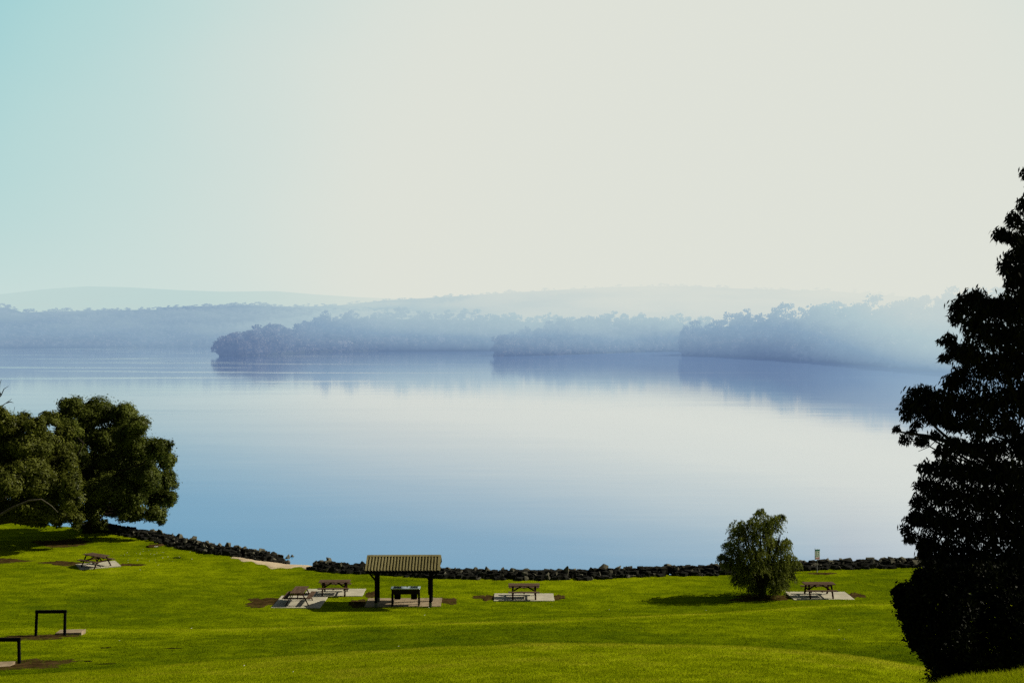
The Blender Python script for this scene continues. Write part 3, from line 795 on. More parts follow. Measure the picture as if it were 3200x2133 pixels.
def blob_tree(name, label, base, blobs, trunk_r, lmat, bmat, leaf, per_m2, rg, limbs=None, group=None, fork=.35, updir=.25, extra=None):
    """blobs: list of (x,y,z,rx,ry,rz) in world metres; each a clump of leaves carried by its own limb"""
    base = np.array(base, float)
    t = empty(name, base); tag(t, label, 'tree', group)
    V, Q, n0 = [], [], 0
    mb = MB()
    bl = np.array(blobs)
    ctr = bl[:, :3].mean(0)
    fk = base + (np.array([ctr[0], ctr[1], base[2]]) - base)*.35; fk[2] = base[2] + (ctr[2]-base[2])*fork
    mb.tube([base-base-(0, 0, .3), (fk-base)*.5+rg.normal(size=3)*(.08, .08, 0), fk-base], [trunk_r*1.25, trunk_r, trunk_r*.85], 9)
    for b in blobs:
        c = np.array(b[:3]); rad = np.array(b[3:])
        # sub-clumps on the clump's shell
        ns = max(6, int(22*rad.prod()**(1/3)))
        sc, su = blob_points(c, rad*.80, ns, rg, .45)
        for k in range(ns):
            sr = rad*(.22+.24*rg.random())
            area = 12.6*sr.mean()**2
            n = max(20, int(area*per_m2))
            P, U = blob_points(sc[k], sr, n, rg, .30)
            P[::6] = sc[k] + (P[::6]-sc[k])*1.6
            nm = U + su[k]*.5 + np.array([0, 0, updir]) + rg.normal(size=(n, 3))*.38
            l = leaf[0]*(.7+.6*rg.random(n)); w = leaf[1]*(.7+.6*rg.random(n))
            v, q = leaf_quads(P, np.cross(nm, rg.normal(size=(n, 3))), l, w, rg, nm)
            V.append(v-base); Q.append(q+n0); n0 += len(v)
        n = int(900*rad.prod()); P, U = blob_points(c, rad*.75, n, rg, .0)
        v, q = leaf_quads(P, rg.normal(size=(n, 3)), leaf[0]*1.3, leaf[1]*1.4, rg); V.append(v-base); Q.append(q+n0); n0 += len(v)
        if limbs is None or limbs:
            limb(mb, fk-base, c-base, trunk_r*.42, trunk_r*.08, rg, .06)
            for k in range(min(ns, 5)):
                limb(mb, c-base, sc[k]-base, trunk_r*.10, .012, rg, .08, n=4)
    if extra: extra(mb, base, rg)
    mb.build('trunk', bmat, t, True)
    obj('crown', np_mesh('crown', np.concatenate(V), np.concatenate(Q), lmat), t)
    return t

def blobs_from_px(lst, Y, rg, spread, yscale=1.0):
    """photo ellipses (cx, cy, rx, ry) -> clumps standing around the distance Y"""
    o = []
    for (cx, cy, rx, ry) in lst:
        yy = Y + rg.uniform(-spread, spread)
        p = px_world(cx, cy, yy); k = yy/F
        r = max(rx, ry)*k
        o.append((*p, rx*k, min(r, spread*.9+.4)*yscale, ry*k))
    return o
r1 = np.random.default_rng(21)
# big round tree at the shore
L1 = [(300, 1290, 75, 50), (225, 1270, 45, 38), (385, 1300, 55, 50), (430, 1330, 40, 38), (335, 1370, 80, 50), (250, 1350, 60, 55), (430, 1400, 60, 45),
      (500, 1400, 48, 42), (520, 1440, 36, 38), (380, 1460, 75, 55), (460, 1490, 60, 50), (520, 1500, 34, 40), (300, 1450, 60, 60), (400, 1545, 70, 50),
      (490, 1555, 55, 42), (530, 1560, 34, 32), (410, 1600, 55, 36), (480, 1605, 42, 30), (350, 1590, 45, 30), (300, 1540, 50, 50), (280, 1600, 40, 40), (500, 1625, 20, 16), (320, 1640, 20, 22), (215, 1340, 45, 40), (235, 1420, 45, 45), (260, 1490, 40, 45), (200, 1300, 30, 26), (240, 1600, 40, 36), (360, 1440, 60, 50), (330, 1520, 60, 50), (440, 1450, 50, 45), (395, 1365, 55, 45), (300, 1640, 36, 22)]
Yt = 88.0
bt = hit(268, 1662)
blob_tree('broad_tree', 'big round dark green tree leaning over the water at the breakwater', (bt[0], min(bt[1], 89), g1(bt[0], min(bt[1], 89))-.1),
          blobs_from_px(L1, Yt, r1, 3.2), .34, M['leaf_dark'], M['bark'], (.20, .10), 70, r1)
# spreading tree in front of it, its trunk outside the photo
L2 = [(20, 1330, 60, 45), (75, 1320, 40, 34), (110, 1330, 40, 36), (150, 1310, 38, 28), (60, 1390, 70, 45), (135, 1380, 55, 45), (190, 1395, 45, 45), (20, 1450, 60, 50), (215, 1440, 36, 42),
      (100, 1460, 60, 45), (170, 1470, 50, 45), (225, 1510, 38, 50), (60, 1530, 60, 40), (140, 1550, 55, 45), (215, 1560, 42, 48), (235, 1540, 24, 36), (180, 1610, 50, 40),
      (235, 1625, 28, 34), (70, 1600, 60, 32), (10, 1590, 60, 40), (20, 1520, 60, 40), (120, 1625, 50, 24), (-60, 1380, 80, 60), (-60, 1490, 80, 60), (-70, 1580, 70, 50), (-150, 1450, 80, 80), (-160, 1560, 70, 50),
      (-20, 1300, 50, 40), (100, 1400, 70, 60), (160, 1440, 60, 60), (120, 1510, 70, 60), (190, 1530, 50, 50), (30, 1400, 60, 60), (90, 1590, 70, 40), (150, 1600, 60, 36), (30, 1500, 70, 60), (200, 1350, 40, 40)]
Yt2 = 82.0
tb = np.array([(-95-CX)/F*Yt2, Yt2, 0.0]); tb[2] = g1(tb[0], tb[1])-.1
def pale_limbs(mb, base, rg):
    for pts, r0, r1_ in [([(-95, 1640), (-40, 1590), (0, 1530), (30, 1512), (60, 1488), (75, 1472)], .15, .05),
                         ([(-95, 1655), (-50, 1630), (0, 1608), (40, 1585), (90, 1564), (130, 1560), (160, 1580), (180, 1600)], .15, .035),
                         ([(-95, 1640), (-60, 1500), (-40, 1400), (-20, 1320)], .16, .05),
                         ([(-95, 1600), (-140, 1520), (-170, 1450)], .14, .04)]:
        Pw = [px_world(a, b, Yt2-3.2 if a > -80 else Yt2) - base for a, b in pts]
        mb.tube(Pw, np.linspace(r0*.8, r1_*.7, len(Pw)), 7)
blob_tree('spreading_tree', 'low spreading olive tree with pale bare limbs at the photo edge', tb, blobs_from_px(L2, Yt2, r1, 3.0), .36,
          M['leaf_olive'], M['bark_pale'], (.20, .10), 70, r1, extra=pale_limbs)
# bare tree top
def bare_tree():
    Y = 85.5; rg = np.random.default_rng(4)
    b = np.array([(-75-CX)/F*Y, Y, 0.0]); b[2] = g1(b[0], b[1])-.1
    t = empty('bare_tree', b); tag(t, 'leafless grey tree top poking above the spreading tree', 'tree')
    def W_(l): return [px_world(a, c, Y)-b for a, c in l]
    mb = MB(); mb.tube([(0, 0, -.2)] + W_([(-70, 1500), (-55, 1400), (-30, 1290), (-12, 1250)]), [.2, .16, .13, .09, .06], 7)
    mb.build('trunk', M['bark'], t, True)
    for l in ([(-30, 1290), (-5, 1275), (20, 1258), (36, 1246)], [(-12, 1250), (3, 1235), (12, 1215), (26, 1206)], [(-12, 1250), (-4, 1225), (-1, 1200), (4, 1185)],
              [(20, 1258), (32, 1255), (42, 1258)], [(-45, 1390), (0, 1380), (30, 1340), (46, 1270)], [(30, 1340), (55, 1330), (80, 1340)], [(3, 1235), (-6, 1215), (-10, 1195)], [(-55, 1400), (-10, 1440), (20, 1410), (40, 1370)]):
        MB().tube(W_(l), np.linspace(.055, .012, len(l)), 6).build('branch', M['bark'], t, True)
bare_tree()

# weeping bush
def weeping():
    rg = np.random.default_rng(9); Y = 66.5
    bx, by = (2382-CX)/F*Y, Y; b = np.array([bx, by, g1(bx, by)])
    t = empty('weeping_bush', b); tag(t, 'bushy weeping tree with fine drooping leaves on the lawn', 'bush')
    mb = MB(); V, Q, n0 = [], [], 0
    outline = [(2372, 1622, 38, 26), (2330, 1645, 44, 28), (2412, 1640, 38, 28), (2428, 1622, 18, 14), (2320, 1685, 40, 28), (2375, 1675, 40, 34), (2412, 1690, 26, 26), (2300, 1722, 34, 24), (2350, 1730, 40, 34), (2410, 1735, 40, 30), (2450, 1712, 24, 22),
               (2468, 1742, 28, 20), (2285, 1758, 28, 14), (2320, 1775, 36, 22), (2375, 1785, 44, 30), (2430, 1780, 40, 26), (2466, 1778, 20, 14), (2345, 1805, 24, 16), (2410, 1818, 34, 18), (2262, 1742, 14, 8), (2374, 1598, 14, 8), (2350, 1838, 12, 12), (2418, 1845, 14, 10), (2492, 1758, 12, 8), (2280, 1700, 16, 8), (2455, 1690, 14, 8), (2440, 1612, 12, 7), (2318, 1652, 14, 8), (2255, 1735, 12, 7), (2300, 1800, 14, 8), (2470, 1800, 16, 8), (2325, 1812, 30, 16), (2440, 1822, 34, 18), (2375, 1828, 34, 18), (2300, 1745, 30, 22), (2455, 1760, 30, 20)]
    for k in range(9):
        a = k*.7+rg.random(); l = [(.05*math.cos(a), .05*math.sin(a), -.1), (.16*math.cos(a), .16*math.sin(a), .6), (.7*math.cos(a), .7*math.sin(a), 2.2), (1.1*math.cos(a), 1.0*math.sin(a), 3.8)]
        mb.tube(l, [.14, .10, .06, .02], 6)
    for (cx, cy, rx, ry) in outline:
        for s_ in range(3):
            yy = Y + rg.uniform(-1.6, 1.6)*min(1, rx/50)
            c = px_world(cx+rg.normal()*rx*.22, cy+rg.normal()*ry*.22, yy); rad = np.array([rx, rx*.9, ry])*Y/F*(.62+.36*rg.random())
            n = int(190*rad[0]*rad[2])+10
            top, U = blob_points(c, rad, n, rg, .3)
            for p, u in zip(top, U):
                L = .15+.42*rg.random()**1.5; m = rg.integers(8, 15)
                tt = np.linspace(0, 1, m)
                st = p + np.outer(tt, [u[0]*.22+rg.normal()*.05, u[1]*.22, 0]) ; st[:, 2] -= L*tt*tt + .0
                d = np.tile([u[0]*.3, u[1]*.3, -.8], (m, 1)) + rg.normal(size=(m, 3))*.45
                v, q = leaf_quads(st + rg.normal(size=(m, 3))*.03, d, .14*(.7+.6*rg.random(m)), .045, rg)
                V.append(v-b); Q.append(q+n0); n0 += len(v)
        if rx > 25: limb(mb, np.array([0, 0, 1.0]), px_world(cx, cy, Y)-b, .06, .012, rg, .07)
    mb.build('trunk', M['bark'], t, True)
    obj('crown', np_mesh('crown', np.concatenate(V), np.concatenate(Q), M['leaf_weep']), t)
weeping()

# tall gum close to the viewer, and the dense shrub below it
def gum():
    rg = np.random.default_rng(12); Y = 20.0
    bx = (3330-CX)/F*Y; b = np.array([bx, Y+.3, g1(bx, Y+.3)-.1])
    t = empty('gum_tree', b); tag(t, 'tall gum tree with drooping leaves in black silhouette at the photo edge', 'tree')
    ell = [(3215, 545, 28, 22), (3205, 640, 30, 34), (3170, 690, 34, 30), (3128, 735, 30, 24), (3165, 745, 30, 20), (3200, 760, 30, 30), (3175, 800, 40, 24), (3145, 835, 28, 36), (3190, 860, 40, 45), (3160, 885, 26, 22),
           (3040, 935, 48, 34), (2995, 965, 34, 34), (3075, 965, 38, 40), (3130, 960, 48, 40), (3190, 960, 50, 55), (2985, 1000, 22, 22), (3050, 1020, 50, 45), (3110, 1050, 55, 50), (3180, 1050, 50, 60),
           (2965, 1065, 30, 26), (2985, 1100, 34, 26), (2955, 1120, 22, 18), (3030, 1110, 45, 45), (3090, 1140, 55, 50), (3160, 1140, 55, 60), (3000, 1180, 40, 36), (2970, 1200, 26, 24),
           (2880, 1235, 50, 34), (2840, 1270, 32, 30), (2900, 1275, 50, 36), (2960, 1250, 45, 40), (2835, 1305, 20, 18), (2930, 1310, 45, 26), (3020, 1270, 55, 45), (3090, 1260, 55, 55), (3170, 1250, 55, 60),
           (2830, 1372, 24, 20), (2800, 1342, 14, 10), (2850, 1352, 22, 12), (2880, 1380, 26, 18), (2925, 1362, 24, 16), (2865, 1330, 20, 14), (2990, 1330, 45, 26), (3060, 1340, 45, 34), (3140, 1335, 45, 30), (2985, 1390, 40, 26), (2945, 1412, 28, 20), (3050, 1400, 50, 30), (3110, 1400, 45, 34), (3190, 1390, 40, 45),
           (2900, 1465, 34, 26), (2960, 1470, 50, 34), (3040, 1480, 60, 45), (3120, 1480, 60, 50), (3190, 1480, 50, 50), (2880, 1515, 28, 26), (2930, 1540, 48, 40), (2870, 1570, 26, 26), (3010, 1560, 60, 50), (3100, 1570, 60, 50), (3180, 1570, 50, 60),
           (2855, 1620, 26, 24), (2905, 1620, 40, 36), (2832, 1655, 20, 20), (2842, 1685, 20, 18), (2960, 1640, 45, 45), (3030, 1650, 55, 50), (3110, 1660, 60, 50), (3180, 1660, 55, 55),
           (2895, 1700, 34, 30), (2890, 1735, 26, 20), (2950, 1730, 45, 40), (3020, 1740, 55, 45), (3100, 1750, 60, 50), (3180, 1750, 55, 55)]
    # the crown goes on outside the photo
    for k in range(150):
        row = 150 + 1580*rg.random(); half = 130 + 330*smooth01((row-150)/700)*(1-.35*smooth01((row-1300)/400))
        px = 3390 + half*(rg.random()*1.9-.75) + 40*math.sin(row*.013)
        if px > (3240 if row > 560 else 3330): ell.append((px, row, 50+30*rg.random(), 40+24*rg.random()))
    V, Q, n0 = [], [], 0; mb = MB(); limbs = MB()
    mb.tube([(0, 0, -.3), (-.05, 0, 2.2), (-.2, .05, 4.6), (-.25, .1, 7.0), (.0, .1, 9.0), (.15, .1, 10.4)], [.27, .21, .16, .12, .07, .03], 10)
    def trunk_at(z): return np.interp(z, [0, 2.2, 4.6, 7, 9.4], [0, -.05, -.2, -.25, -.15])
    for (cx, cy, rx, ry) in ell:
        inside = 2900 < cx
        for s_ in range(2 if rx > 24 else 1):
            dx = min(1.0, max(.25, (cx-2790)/350.0))
            yy = Y + rg.uniform(-1.5, 1.5)*dx
            c = px_world(cx, cy, yy); k = yy/F
            rad = np.array([rx*k, max(rx, ry)*k, ry*k])
            n = int(3600*rad[0]*rad[2]) + 45
            P, U = blob_points(c, rad, n, rg, .15)
            P[::8] = c + (P[::8]-c)*1.35
            d = np.stack([U[:, 0]*.5, U[:, 1]*.5, np.full(n, -.85)], 1) + rg.normal(size=(n, 3))*.38
            v, q = leaf_quads(P, d, .115*(.7+.5*rg.random(n)), .030*(.8+.5*rg.random(n)), rg)
            V.append(v-b); Q.append(q+n0); n0 += len(v)
            # twigs
            tw = P[rg.integers(0, n, 4)]
            for p in tw: limbs.tube([c-b, (c-b)*.5+(p-b)*.5+rg.normal(size=3)*.03, p-b], [.011, .008, .004], 4)
        if rg.random() < .55:
            zz = max(1.2, (c-b)[2] - abs((c-b)[0])*.65); zz = min(zz, 10.5)
            s0 = np.array([trunk_at(zz), .05, zz])
            limb(limbs, s0, c-b, .045, .010, rg, .05, sag=.05)
    # the solid heart of the crown
    poly = np.array([(3420, 430), (3300, 450), (3215, 640), (3195, 710), (3150, 760), (3190, 800), (3135, 850), (3160, 890), (3110, 940), (3050, 925), (3005, 955), (2980, 995), (3025, 1030), (3000, 1090), (2965, 1120), (3010, 1140), (2975, 1195), (2935, 1225), (2885, 1220), (2835, 1275),
                     (2840, 1312), (2900, 1320), (2990, 1335), (3060, 1345), (3040, 1385), (2990, 1400), (2935, 1425), (2905, 1460), (2880, 1540), (2845, 1640), (2840, 1690), (2890, 1730), (2900, 1860), (3700, 1860), (3790, 1500), (3760, 1100), (3650, 800), (3520, 560)], float)
    m_ = 72000; qx = rg.uniform(2820, 3800, m_); qy = rg.uniform(430, 1860, m_)
    ins = np.zeros(m_, bool)
    for k in range(len(poly)):
        (x1, y1), (x2, y2) = poly[k], poly[(k+1) % len(poly)]
        c_ = ((y1 > qy) != (y2 > qy)) & (qx < (x2-x1)*(qy-y1)/((y2-y1) if y2 != y1 else 1e-9)+x1); ins ^= c_
    for hx, hy, hr, hv in [(3110, 1372, 30, 16), (3165, 1388, 22, 14), (3180, 1130, 14, 12), (3150, 1015, 12, 10), (3175, 1215, 12, 8), (3192, 1470, 10, 14), (3185, 1580, 12, 20), (2990, 1655, 16, 14), (3090, 1690, 10, 8), (3196, 880, 10, 10)]:
        ins &= ((qx-hx)/hr)**2+((qy-hy)/hv)**2 > 1
    cl = np.sin(qx*.045+1.3*np.sin(qy*.031))*np.sin(qy*.05+1.1*np.sin(qx*.027))
    ins &= rg.random(m_) < .85+.25*cl
    qx, qy = qx[ins], qy[ins]; n = len(qx)
    yy = Y + rg.normal(size=n)*.75*np.clip((qx-2790)/350.0, .3, 1)
    P = np.stack([(qx-CX)/F*yy, yy, -(qy-HZ)/F*yy], 1)
    d = np.stack([rg.normal(size=n)*.5, rg.normal(size=n)*.5, np.full(n, -.8)], 1)
    v, q = leaf_quads(P, d, .14*(.7+.5*rg.random(n)), .028*(.8+.5*rg.random(n)), rg)
    V.append(v-b); Q.append(q+n0); n0 += len(v)
    # the long bare lower bough
    for l, r0, r1_ in [([(3330, 1560), (3200, 1500), (3080, 1430), (2980, 1385), (2900, 1362), (2830, 1352), (2798, 1346)], .085, .008), ([(2980, 1385), (2930, 1340), (2890, 1300), (2860, 1270)], .03, .01), ([(2900, 1362), (2870, 1376), (2836, 1378)], .016, .006),
                   ([(3330, 1450), (3230, 1400), (3160, 1340), (3130, 1270)], .09, .03), ([(2930, 1372), (2905, 1395), (2870, 1410)], .010, .004)]:
        limbs.tube([px_world(a, c_, Y-.2)-b for a, c_ in l], np.linspace(r0, r1_, len(l)), 6)
    mb.build('trunk', M['bark'], t, True)
    limbs.build('limbs', M['bark'], t, True)
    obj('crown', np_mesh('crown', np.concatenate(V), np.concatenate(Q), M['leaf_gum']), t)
gum()
def shrub():
    rg = np.random.default_rng(14); Y = 18.2
    bx = (3110-CX)/F*Y; b = np.array([bx, Y, g1(bx, Y)-.05])
    t = empty('dense_shrub', b); tag(t, 'dense black shrub with fine foliage crowding the foot of the gum', 'shrub')
    ell = [(2880, 1800, 26, 24), (2920, 1780, 40, 30), (2830, 1845, 34, 24), (2803, 1850, 16, 14), (2880, 1850, 50, 40), (2815, 1880, 22, 22), (2825, 1920, 18, 22), (2860, 1910, 50, 45), (2850, 1960, 30, 36), (2870, 2000, 34, 36), (2900, 2030, 34, 36),
           (2930, 1830, 60, 50), (3000, 1800, 60, 50), (3080, 1800, 60, 50), (3160, 1800, 60, 50), (2940, 1900, 60, 60), (3010, 1890, 60, 60), (3090, 1890, 60, 60), (3170, 1890, 60, 60), (2930, 1980, 50, 55), (2990, 1980, 60, 60), (3070, 1980, 60, 60), (3150, 1980, 60, 60),
           (2930, 2060, 45, 45), (2990, 2070, 55, 50), (3060, 2070, 60, 50), (3140, 2070, 60, 50), (3210, 1850, 60, 60), (3220, 1960, 60, 60), (3220, 2060, 60, 60), (2960, 2130, 60, 40), (3060, 2150, 70, 50), (3160, 2150, 70, 50), (3290, 1900, 60, 60), (3290, 2020, 60, 60), (3280, 2120, 60, 60), (3350, 1980, 50, 60), (3340, 2100, 60, 60)]
    V, Q, n0 = [], [], 0; mb = MB()
    for (cx, cy, rx, ry) in ell:
        for s_ in range(3):
            yy = Y + rg.uniform(-1.1, 1.1)*min(1, max(.3, (cx-2790)/150.0))
            c = px_world(cx, cy, yy); k = yy/F; rad = np.array([rx*k, rx*k, ry*k])
            n = int(5600*rad[0]*rad[2])+120
            P, U = blob_points(c, rad, n, rg, .25)
            P[::6] = c + (P[::6]-c)*(1.2+.35*rg.random((len(P[::6]), 1)))
            v, q = leaf_quads(P, U*.7+rg.normal(size=(n, 3))*.6+(0, 0, .2), .08*(.6+.7*rg.random(n)), .034, rg)
            V.append(v-b); Q.append(q+n0); n0 += len(v)
        limb(mb, np.array([0, 0, .1]), px_world(cx, cy, Y)-b, .03, .006, rg, .06)
    mb.build('trunk', M['bark'], t, True)
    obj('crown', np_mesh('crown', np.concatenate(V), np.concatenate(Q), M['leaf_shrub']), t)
shrub()

# ------------------------------------------------------------------ far shore
def crown_variant(seed, nb, nq, tall):
    rg = np.random.default_rng(300+seed)
    V, Q, n0 = [], [], 0
    for k in range(nb):
        h = .20 + .74*rg.random()**.8; a = rg.random()*6.28; r_ = .26*(1-abs(h-.55)*.9)*math.sqrt(rg.random())*1.5
        c = np.array([r_*math.cos(a), r_*math.sin(a), h])
        P, U = blob_points(c, (.16, .16, .11), nq, rg, .4)
        v, q = leaf_quads(P, U+rg.normal(size=(nq, 3))*.5, .105*(.7+.6*rg.random(nq)), .075, rg)
        V.append(v); Q.append(q+n0); n0 += len(v)
    v = np.concatenate(V); v[:, :2] *= .95/tall
    return v, np.concatenate(Q)
CV = [crown_variant(k, 9+k % 4, 22, 1.0+.15*(k % 3)) for k in range(8)]
def far_tree_mesh(k):
    v, q = CV[k]
    mb = MB(); mb.tube([(0, 0, -.05), (.01, 0, .3), (0, .01, .75)], [.022, .017, .006], 5)
    tv = mb.v[0]; tq = mb.q[0]; tri = tq[:, 0] == tq[:, 3]
    vv = np.concatenate([v, tv]); o = len(v)
    return np_mesh('gum_tree_far', vv, [q, tq[~tri]+o, tq[tri][:, :3]+o], M['far_leaf'])
FT = [far_tree_mesh(k) for k in range(8)]
r4 = np.random.default_rng(44)
def far_land(name, shore, top, depth, th, label, n_ind, n_mass, ind_label, grp, ext=1.0, bare=None, seed=0, tsc=1.0):
    """shore: (px,row) of the waterline; top: (px,row) of the canopy line; a slope rising from one to the other"""
    sp = np.array(shore, float); tp = np.array(top, float)
    pxs = np.linspace(sp[0, 0], sp[-1, 0], 90)
    Ys = -WATER*F/(np.interp(pxs, sp[:, 0], sp[:, 1])-HZ)
    dp = depth*smooth01((pxs-pxs[0])/(60*ext)+.12) if ext else np.full(len(pxs), float(depth))
    Yr = Ys+dp
    zr = -(np.interp(pxs, tp[:, 0], tp[:, 1])-HZ)/F*Yr - th*.75
    zr = np.maximum(zr, WATER+.3)
    sl_ = np.linspace(0, 1, 12)
    V = []
    for k in range(len(pxs)):
        for s in sl_:
            Y = Ys[k]+s*dp[k]; z = WATER-.6+(zr[k]-WATER+.6)*s**.85
            V.append(((pxs[k]-CX)/F*Y, Y, z))
        Y = Yr[k]+depth*.6
        V.append(((pxs[k]-CX)/F*Y, Y, WATER-1))
    n = 13; idx = np.arange(len(V)).reshape(-1, n)
    q = np.stack([idx[:-1, :-1], idx[1:, :-1], idx[1:, 1:], idx[:-1, 1:]], -1).reshape(-1, 4)
    tag(obj(name, np_mesh(name, V, q, M['far_ground'], True)), label, 'hill', kind='structure')
    def place(s):
        px = r4.uniform(pxs[0], pxs[-1]); k = (px-pxs[0])/(pxs[-1]-pxs[0])*(len(pxs)-1)
        a = np.interp(k, np.arange(len(pxs)), Ys); d_ = np.interp(k, np.arange(len(pxs)), dp); z_ = np.interp(k, np.arange(len(pxs)), zr)
        Y = a+s*d_
        return px, (px-CX)/F*Y, Y, WATER-.6+(z_-WATER+.6)*s**.85
    for i in range(n_ind):
        s = r4.random()**1.3
        if i % 3 == 0: s = .02+.05*r4.random()
        if i % 4 == 1: s = .9+.1*r4.random()
        px, X, Y, z = place(s)
        h = th*(.55+.50*r4.random())
        o = obj('gum_tree', FT[r4.integers(8)], None, (X, Y, z-.2)); o.rotation_euler = (0, 0, r4.random()*6.28); o.scale = (h*tsc*(.9+.4*r4.random()),)*2+(h,)
        tag(o, ind_label, 'tree', grp)
    V, Q, n0 = [], [], 0
    for i in range(n_mass):
        s = r4.random()
        if i % 6 == 0: s = .0+.03*r4.random()
        px, X, Y, z = place(s)
        if bare is not None and bare[0] < px < bare[1] and bare[2] < s < bare[3]: continue
        h = th*(.55+.55*r4.random())
        v, q = CV[r4.integers(8)]
        a = r4.random()*6.28; ca, sa = math.cos(a), math.sin(a)
        hs = h*tsc*(.9+.6*r4.random())
        vv = np.stack([(v[:, 0]*ca-v[:, 1]*sa)*hs+X, (v[:, 0]*sa+v[:, 1]*ca)*hs+Y, v[:, 2]*h+z-.2*h*(i % 2)], 1)
        V.append(vv); Q.append(q+n0); n0 += len(vv)
    if V:
        tag(obj('forest', np_mesh('forest', np.concatenate(V), np.concatenate(Q), M['far_mass'])), 'hazy forest covering the ' + label, 'forest', kind='stuff')
far_land('headland', [(684, 1113), (760, 1113), (880, 1108), (960, 1101), (1200, 1097), (1850, 1097)],
         [(684, 1052), (720, 1042), (800, 1024), (900, 1008), (960, 1000), (1000, 980), (1100, 968), (1250, 970), (1400, 972), (1620, 978), (1850, 984)], 130, 17,
         'wooded headland with a low dark tip reaching into the lake', 110, 800, 'hazy blue gum tree among those on the headland with the low dark tip', 'trees of the tipped headland')
far_land('headland', [(1555, 1113), (1700, 1111), (1900, 1104), (2010, 1100), (2220, 1098)], [(1555, 1070), (1620, 1030), (1750, 998), (1900, 982), (2010, 985), (2220, 985)], 150, 17,
         'wooded headland in the middle of the far shore', 80, 600, 'hazy blue gum tree among those on the middle headland', 'trees of the middle headland')
far_land('headland', [(2130, 1112), (2300, 1117), (2500, 1128), (2700, 1143), (3000, 1170), (3400, 1200)], [(2130, 1035), (2180, 1000), (2300, 975), (2450, 955), (2700, 935), (3000, 915), (3400, 890)], 170, 17,
         'wooded headland fading into white haze behind the gum', 70, 700, 'hazy blue gum tree among those on the headland fading into white', 'trees of the fading headland')
far_land('far_shore', [(-500, 1086), (0, 1086), (340, 1085), (620, 1083), (720, 1082), (1700, 1082)], [(-500, 945), (0, 950), (30, 950), (70, 964), (300, 958), (600, 955), (760, 942), (900, 950), (1100, 958), (1300, 968), (1700, 1000)], 420, 12,
         'wooded far shore at the open end of the lake', 0, 3000, '', '', ext=0, bare=(-40, 105, .52, .70), tsc=1.7)
far_land('far_shore', [(345, 1083.6), (420, 1084), (560, 1083), (640, 1082)], [(345, 1068), (420, 1050), (560, 1052), (640, 1055)], 40, 18, 'low wooded point before the far shore', 0, 120, '', '', ext=0)
far_land('far_shore', [(620, 1084), (690, 1083.5), (800, 1083)], [(620, 1062), (690, 1040), (800, 1030)], 60, 20, 'low wooded point beside the tipped headland', 0, 110, '', '', ext=0)
far_land('hill', [(500, 1081), (1200, 1081), (2200, 1082), (3600, 1086)], [(500, 952), (760, 943), (900, 950), (1050, 946), (1200, 930), (1400, 918), (1600, 905), (1900, 888), (2100, 884), (2300, 892), (2600, 900), (3000, 930), (3600, 935)], 1200, 13,
         'long forested hill dissolving upward into white haze', 0, 3000, '', '', ext=0, tsc=2.0)
far_land('hill', [(-600, 1067), (1500, 1067)], [(-600, 925), (0, 918), (140, 902), (270, 893), (400, 896), (560, 905), (700, 910), (860, 908), (980, 918), (1100, 926), (1500, 945)], 2500, 5,
         'faint far mountain almost lost in the haze', 0, 0, '', '', ext=0)
# bare paddock on the far shore
k = 14; pv = []
for px, r_ in [(-40, 1008), (20, 1001), (60, 997), (105, 1000), (108, 1004), (70, 1008), (45, 1014), (0, 1011)]:
    Y = 2640.0; pv.append(((px-CX)/F*Y, Y - (r_-1000)*2.5, -(r_-HZ)/F*Y + 3))
tag(obj('paddock', np_mesh('paddock', pv, [list(range(8))], M['far_bare'])), 'pinkish bare paddock on the far shore', 'paddock', kind='structure')

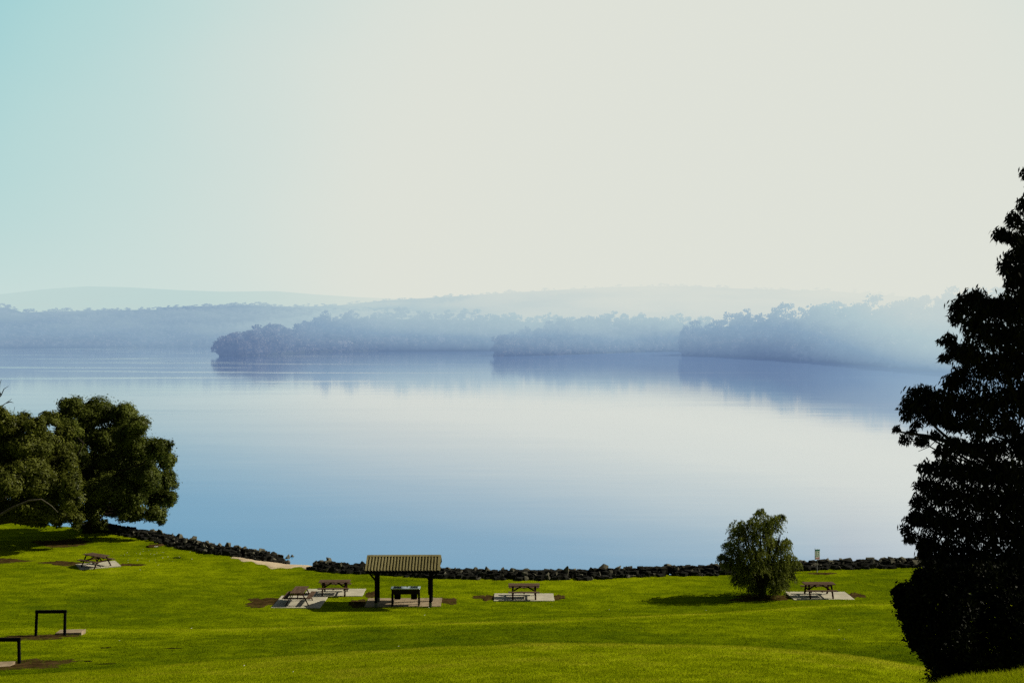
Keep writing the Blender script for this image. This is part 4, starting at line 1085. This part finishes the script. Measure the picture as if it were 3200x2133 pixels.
# ------------------------------------------------------------------ grass
def in_patch(X, Y, grow=1.0):
    m = np.zeros(len(X), bool)
    for cx, cy, rx, ry, c, s in PATCH:
        dx, dy = X-cx, Y-cy; a = (dx*c+dy*s)/rx; b = (-dx*s+dy*c)/ry
        m |= a*a+b*b < (.66+.24*np.sin(X*7.1+Y*3.3)*np.sin(Y*8.7-X*2.9)+.12*np.sin(X*19+Y*13))**2
    for cx, cy, w, d, c, s in SLABS:
        dx, dy = X-cx, Y-cy; a = dx*c+dy*s; b = -dx*s+dy*c
        m |= (abs(a) < w/2) & (abs(b) < d/2)
    e = edge_y(X)
    m |= (Y > e+.05)
    return m
def grass(name, lab, n, ylo, yhi, pxlo, pxhi, h, w, rg, pw=1.0):
    t = rg.random(n)
    Y = ylo*(yhi/ylo)**(t**pw); X = (rg.uniform(pxlo, pxhi, n)-CX)/F*Y
    # clumpiness
    cl = np.sin(X*2.1+1.7*np.sin(Y*1.3))*np.sin(Y*1.9+1.3*np.sin(X*1.1)) + .8*np.sin(X*5.3+Y*2.2)*np.sin(Y*6.1-X*1.7)
    keep = (rg.random(n) < .75+.22*cl)
    X, Y, cl = X[keep], Y[keep], cl[keep]
    keep = ~in_patch(X, Y); X, Y, cl = X[keep], Y[keep], cl[keep]
    n = len(X); Z = ground(X, Y)
    hh = h*(.55+.75*rg.random(n))*(1+.22*cl); a = rg.random(n)*6.28; ww = w*(.7+.6*rg.random(n))
    lean = rg.normal(size=(n, 2))*.55*hh[:, None]
    b0 = np.stack([X-np.cos(a)*ww/2, Y-np.sin(a)*ww/2, Z-.01], 1); b1 = np.stack([X+np.cos(a)*ww/2, Y+np.sin(a)*ww/2, Z-.01], 1)
    tp = np.stack([X+lean[:, 0], Y+lean[:, 1], Z+hh], 1)
    v = np.stack([b0, b1, tp], 1).reshape(-1, 3)
    me = np_mesh(name, v, np.arange(3*n).reshape(n, 3), M['blade'])
    put_attr(me, 'lit', np.repeat(slope_light(X, Y), 3))
    tag(obj(name, me), lab, 'grass', kind='stuff')
rg_ = np.random.default_rng(77)
grass('grass', 'short green grass blades covering the lawn', 900000, 26, 92, -60, 3260, .055, .020, rg_, 1.0)
grass('grass', 'longer grass blades on the near rise below the gum', 70000, 9.5, 15, 2480, 3300, .075, .010, rg_)
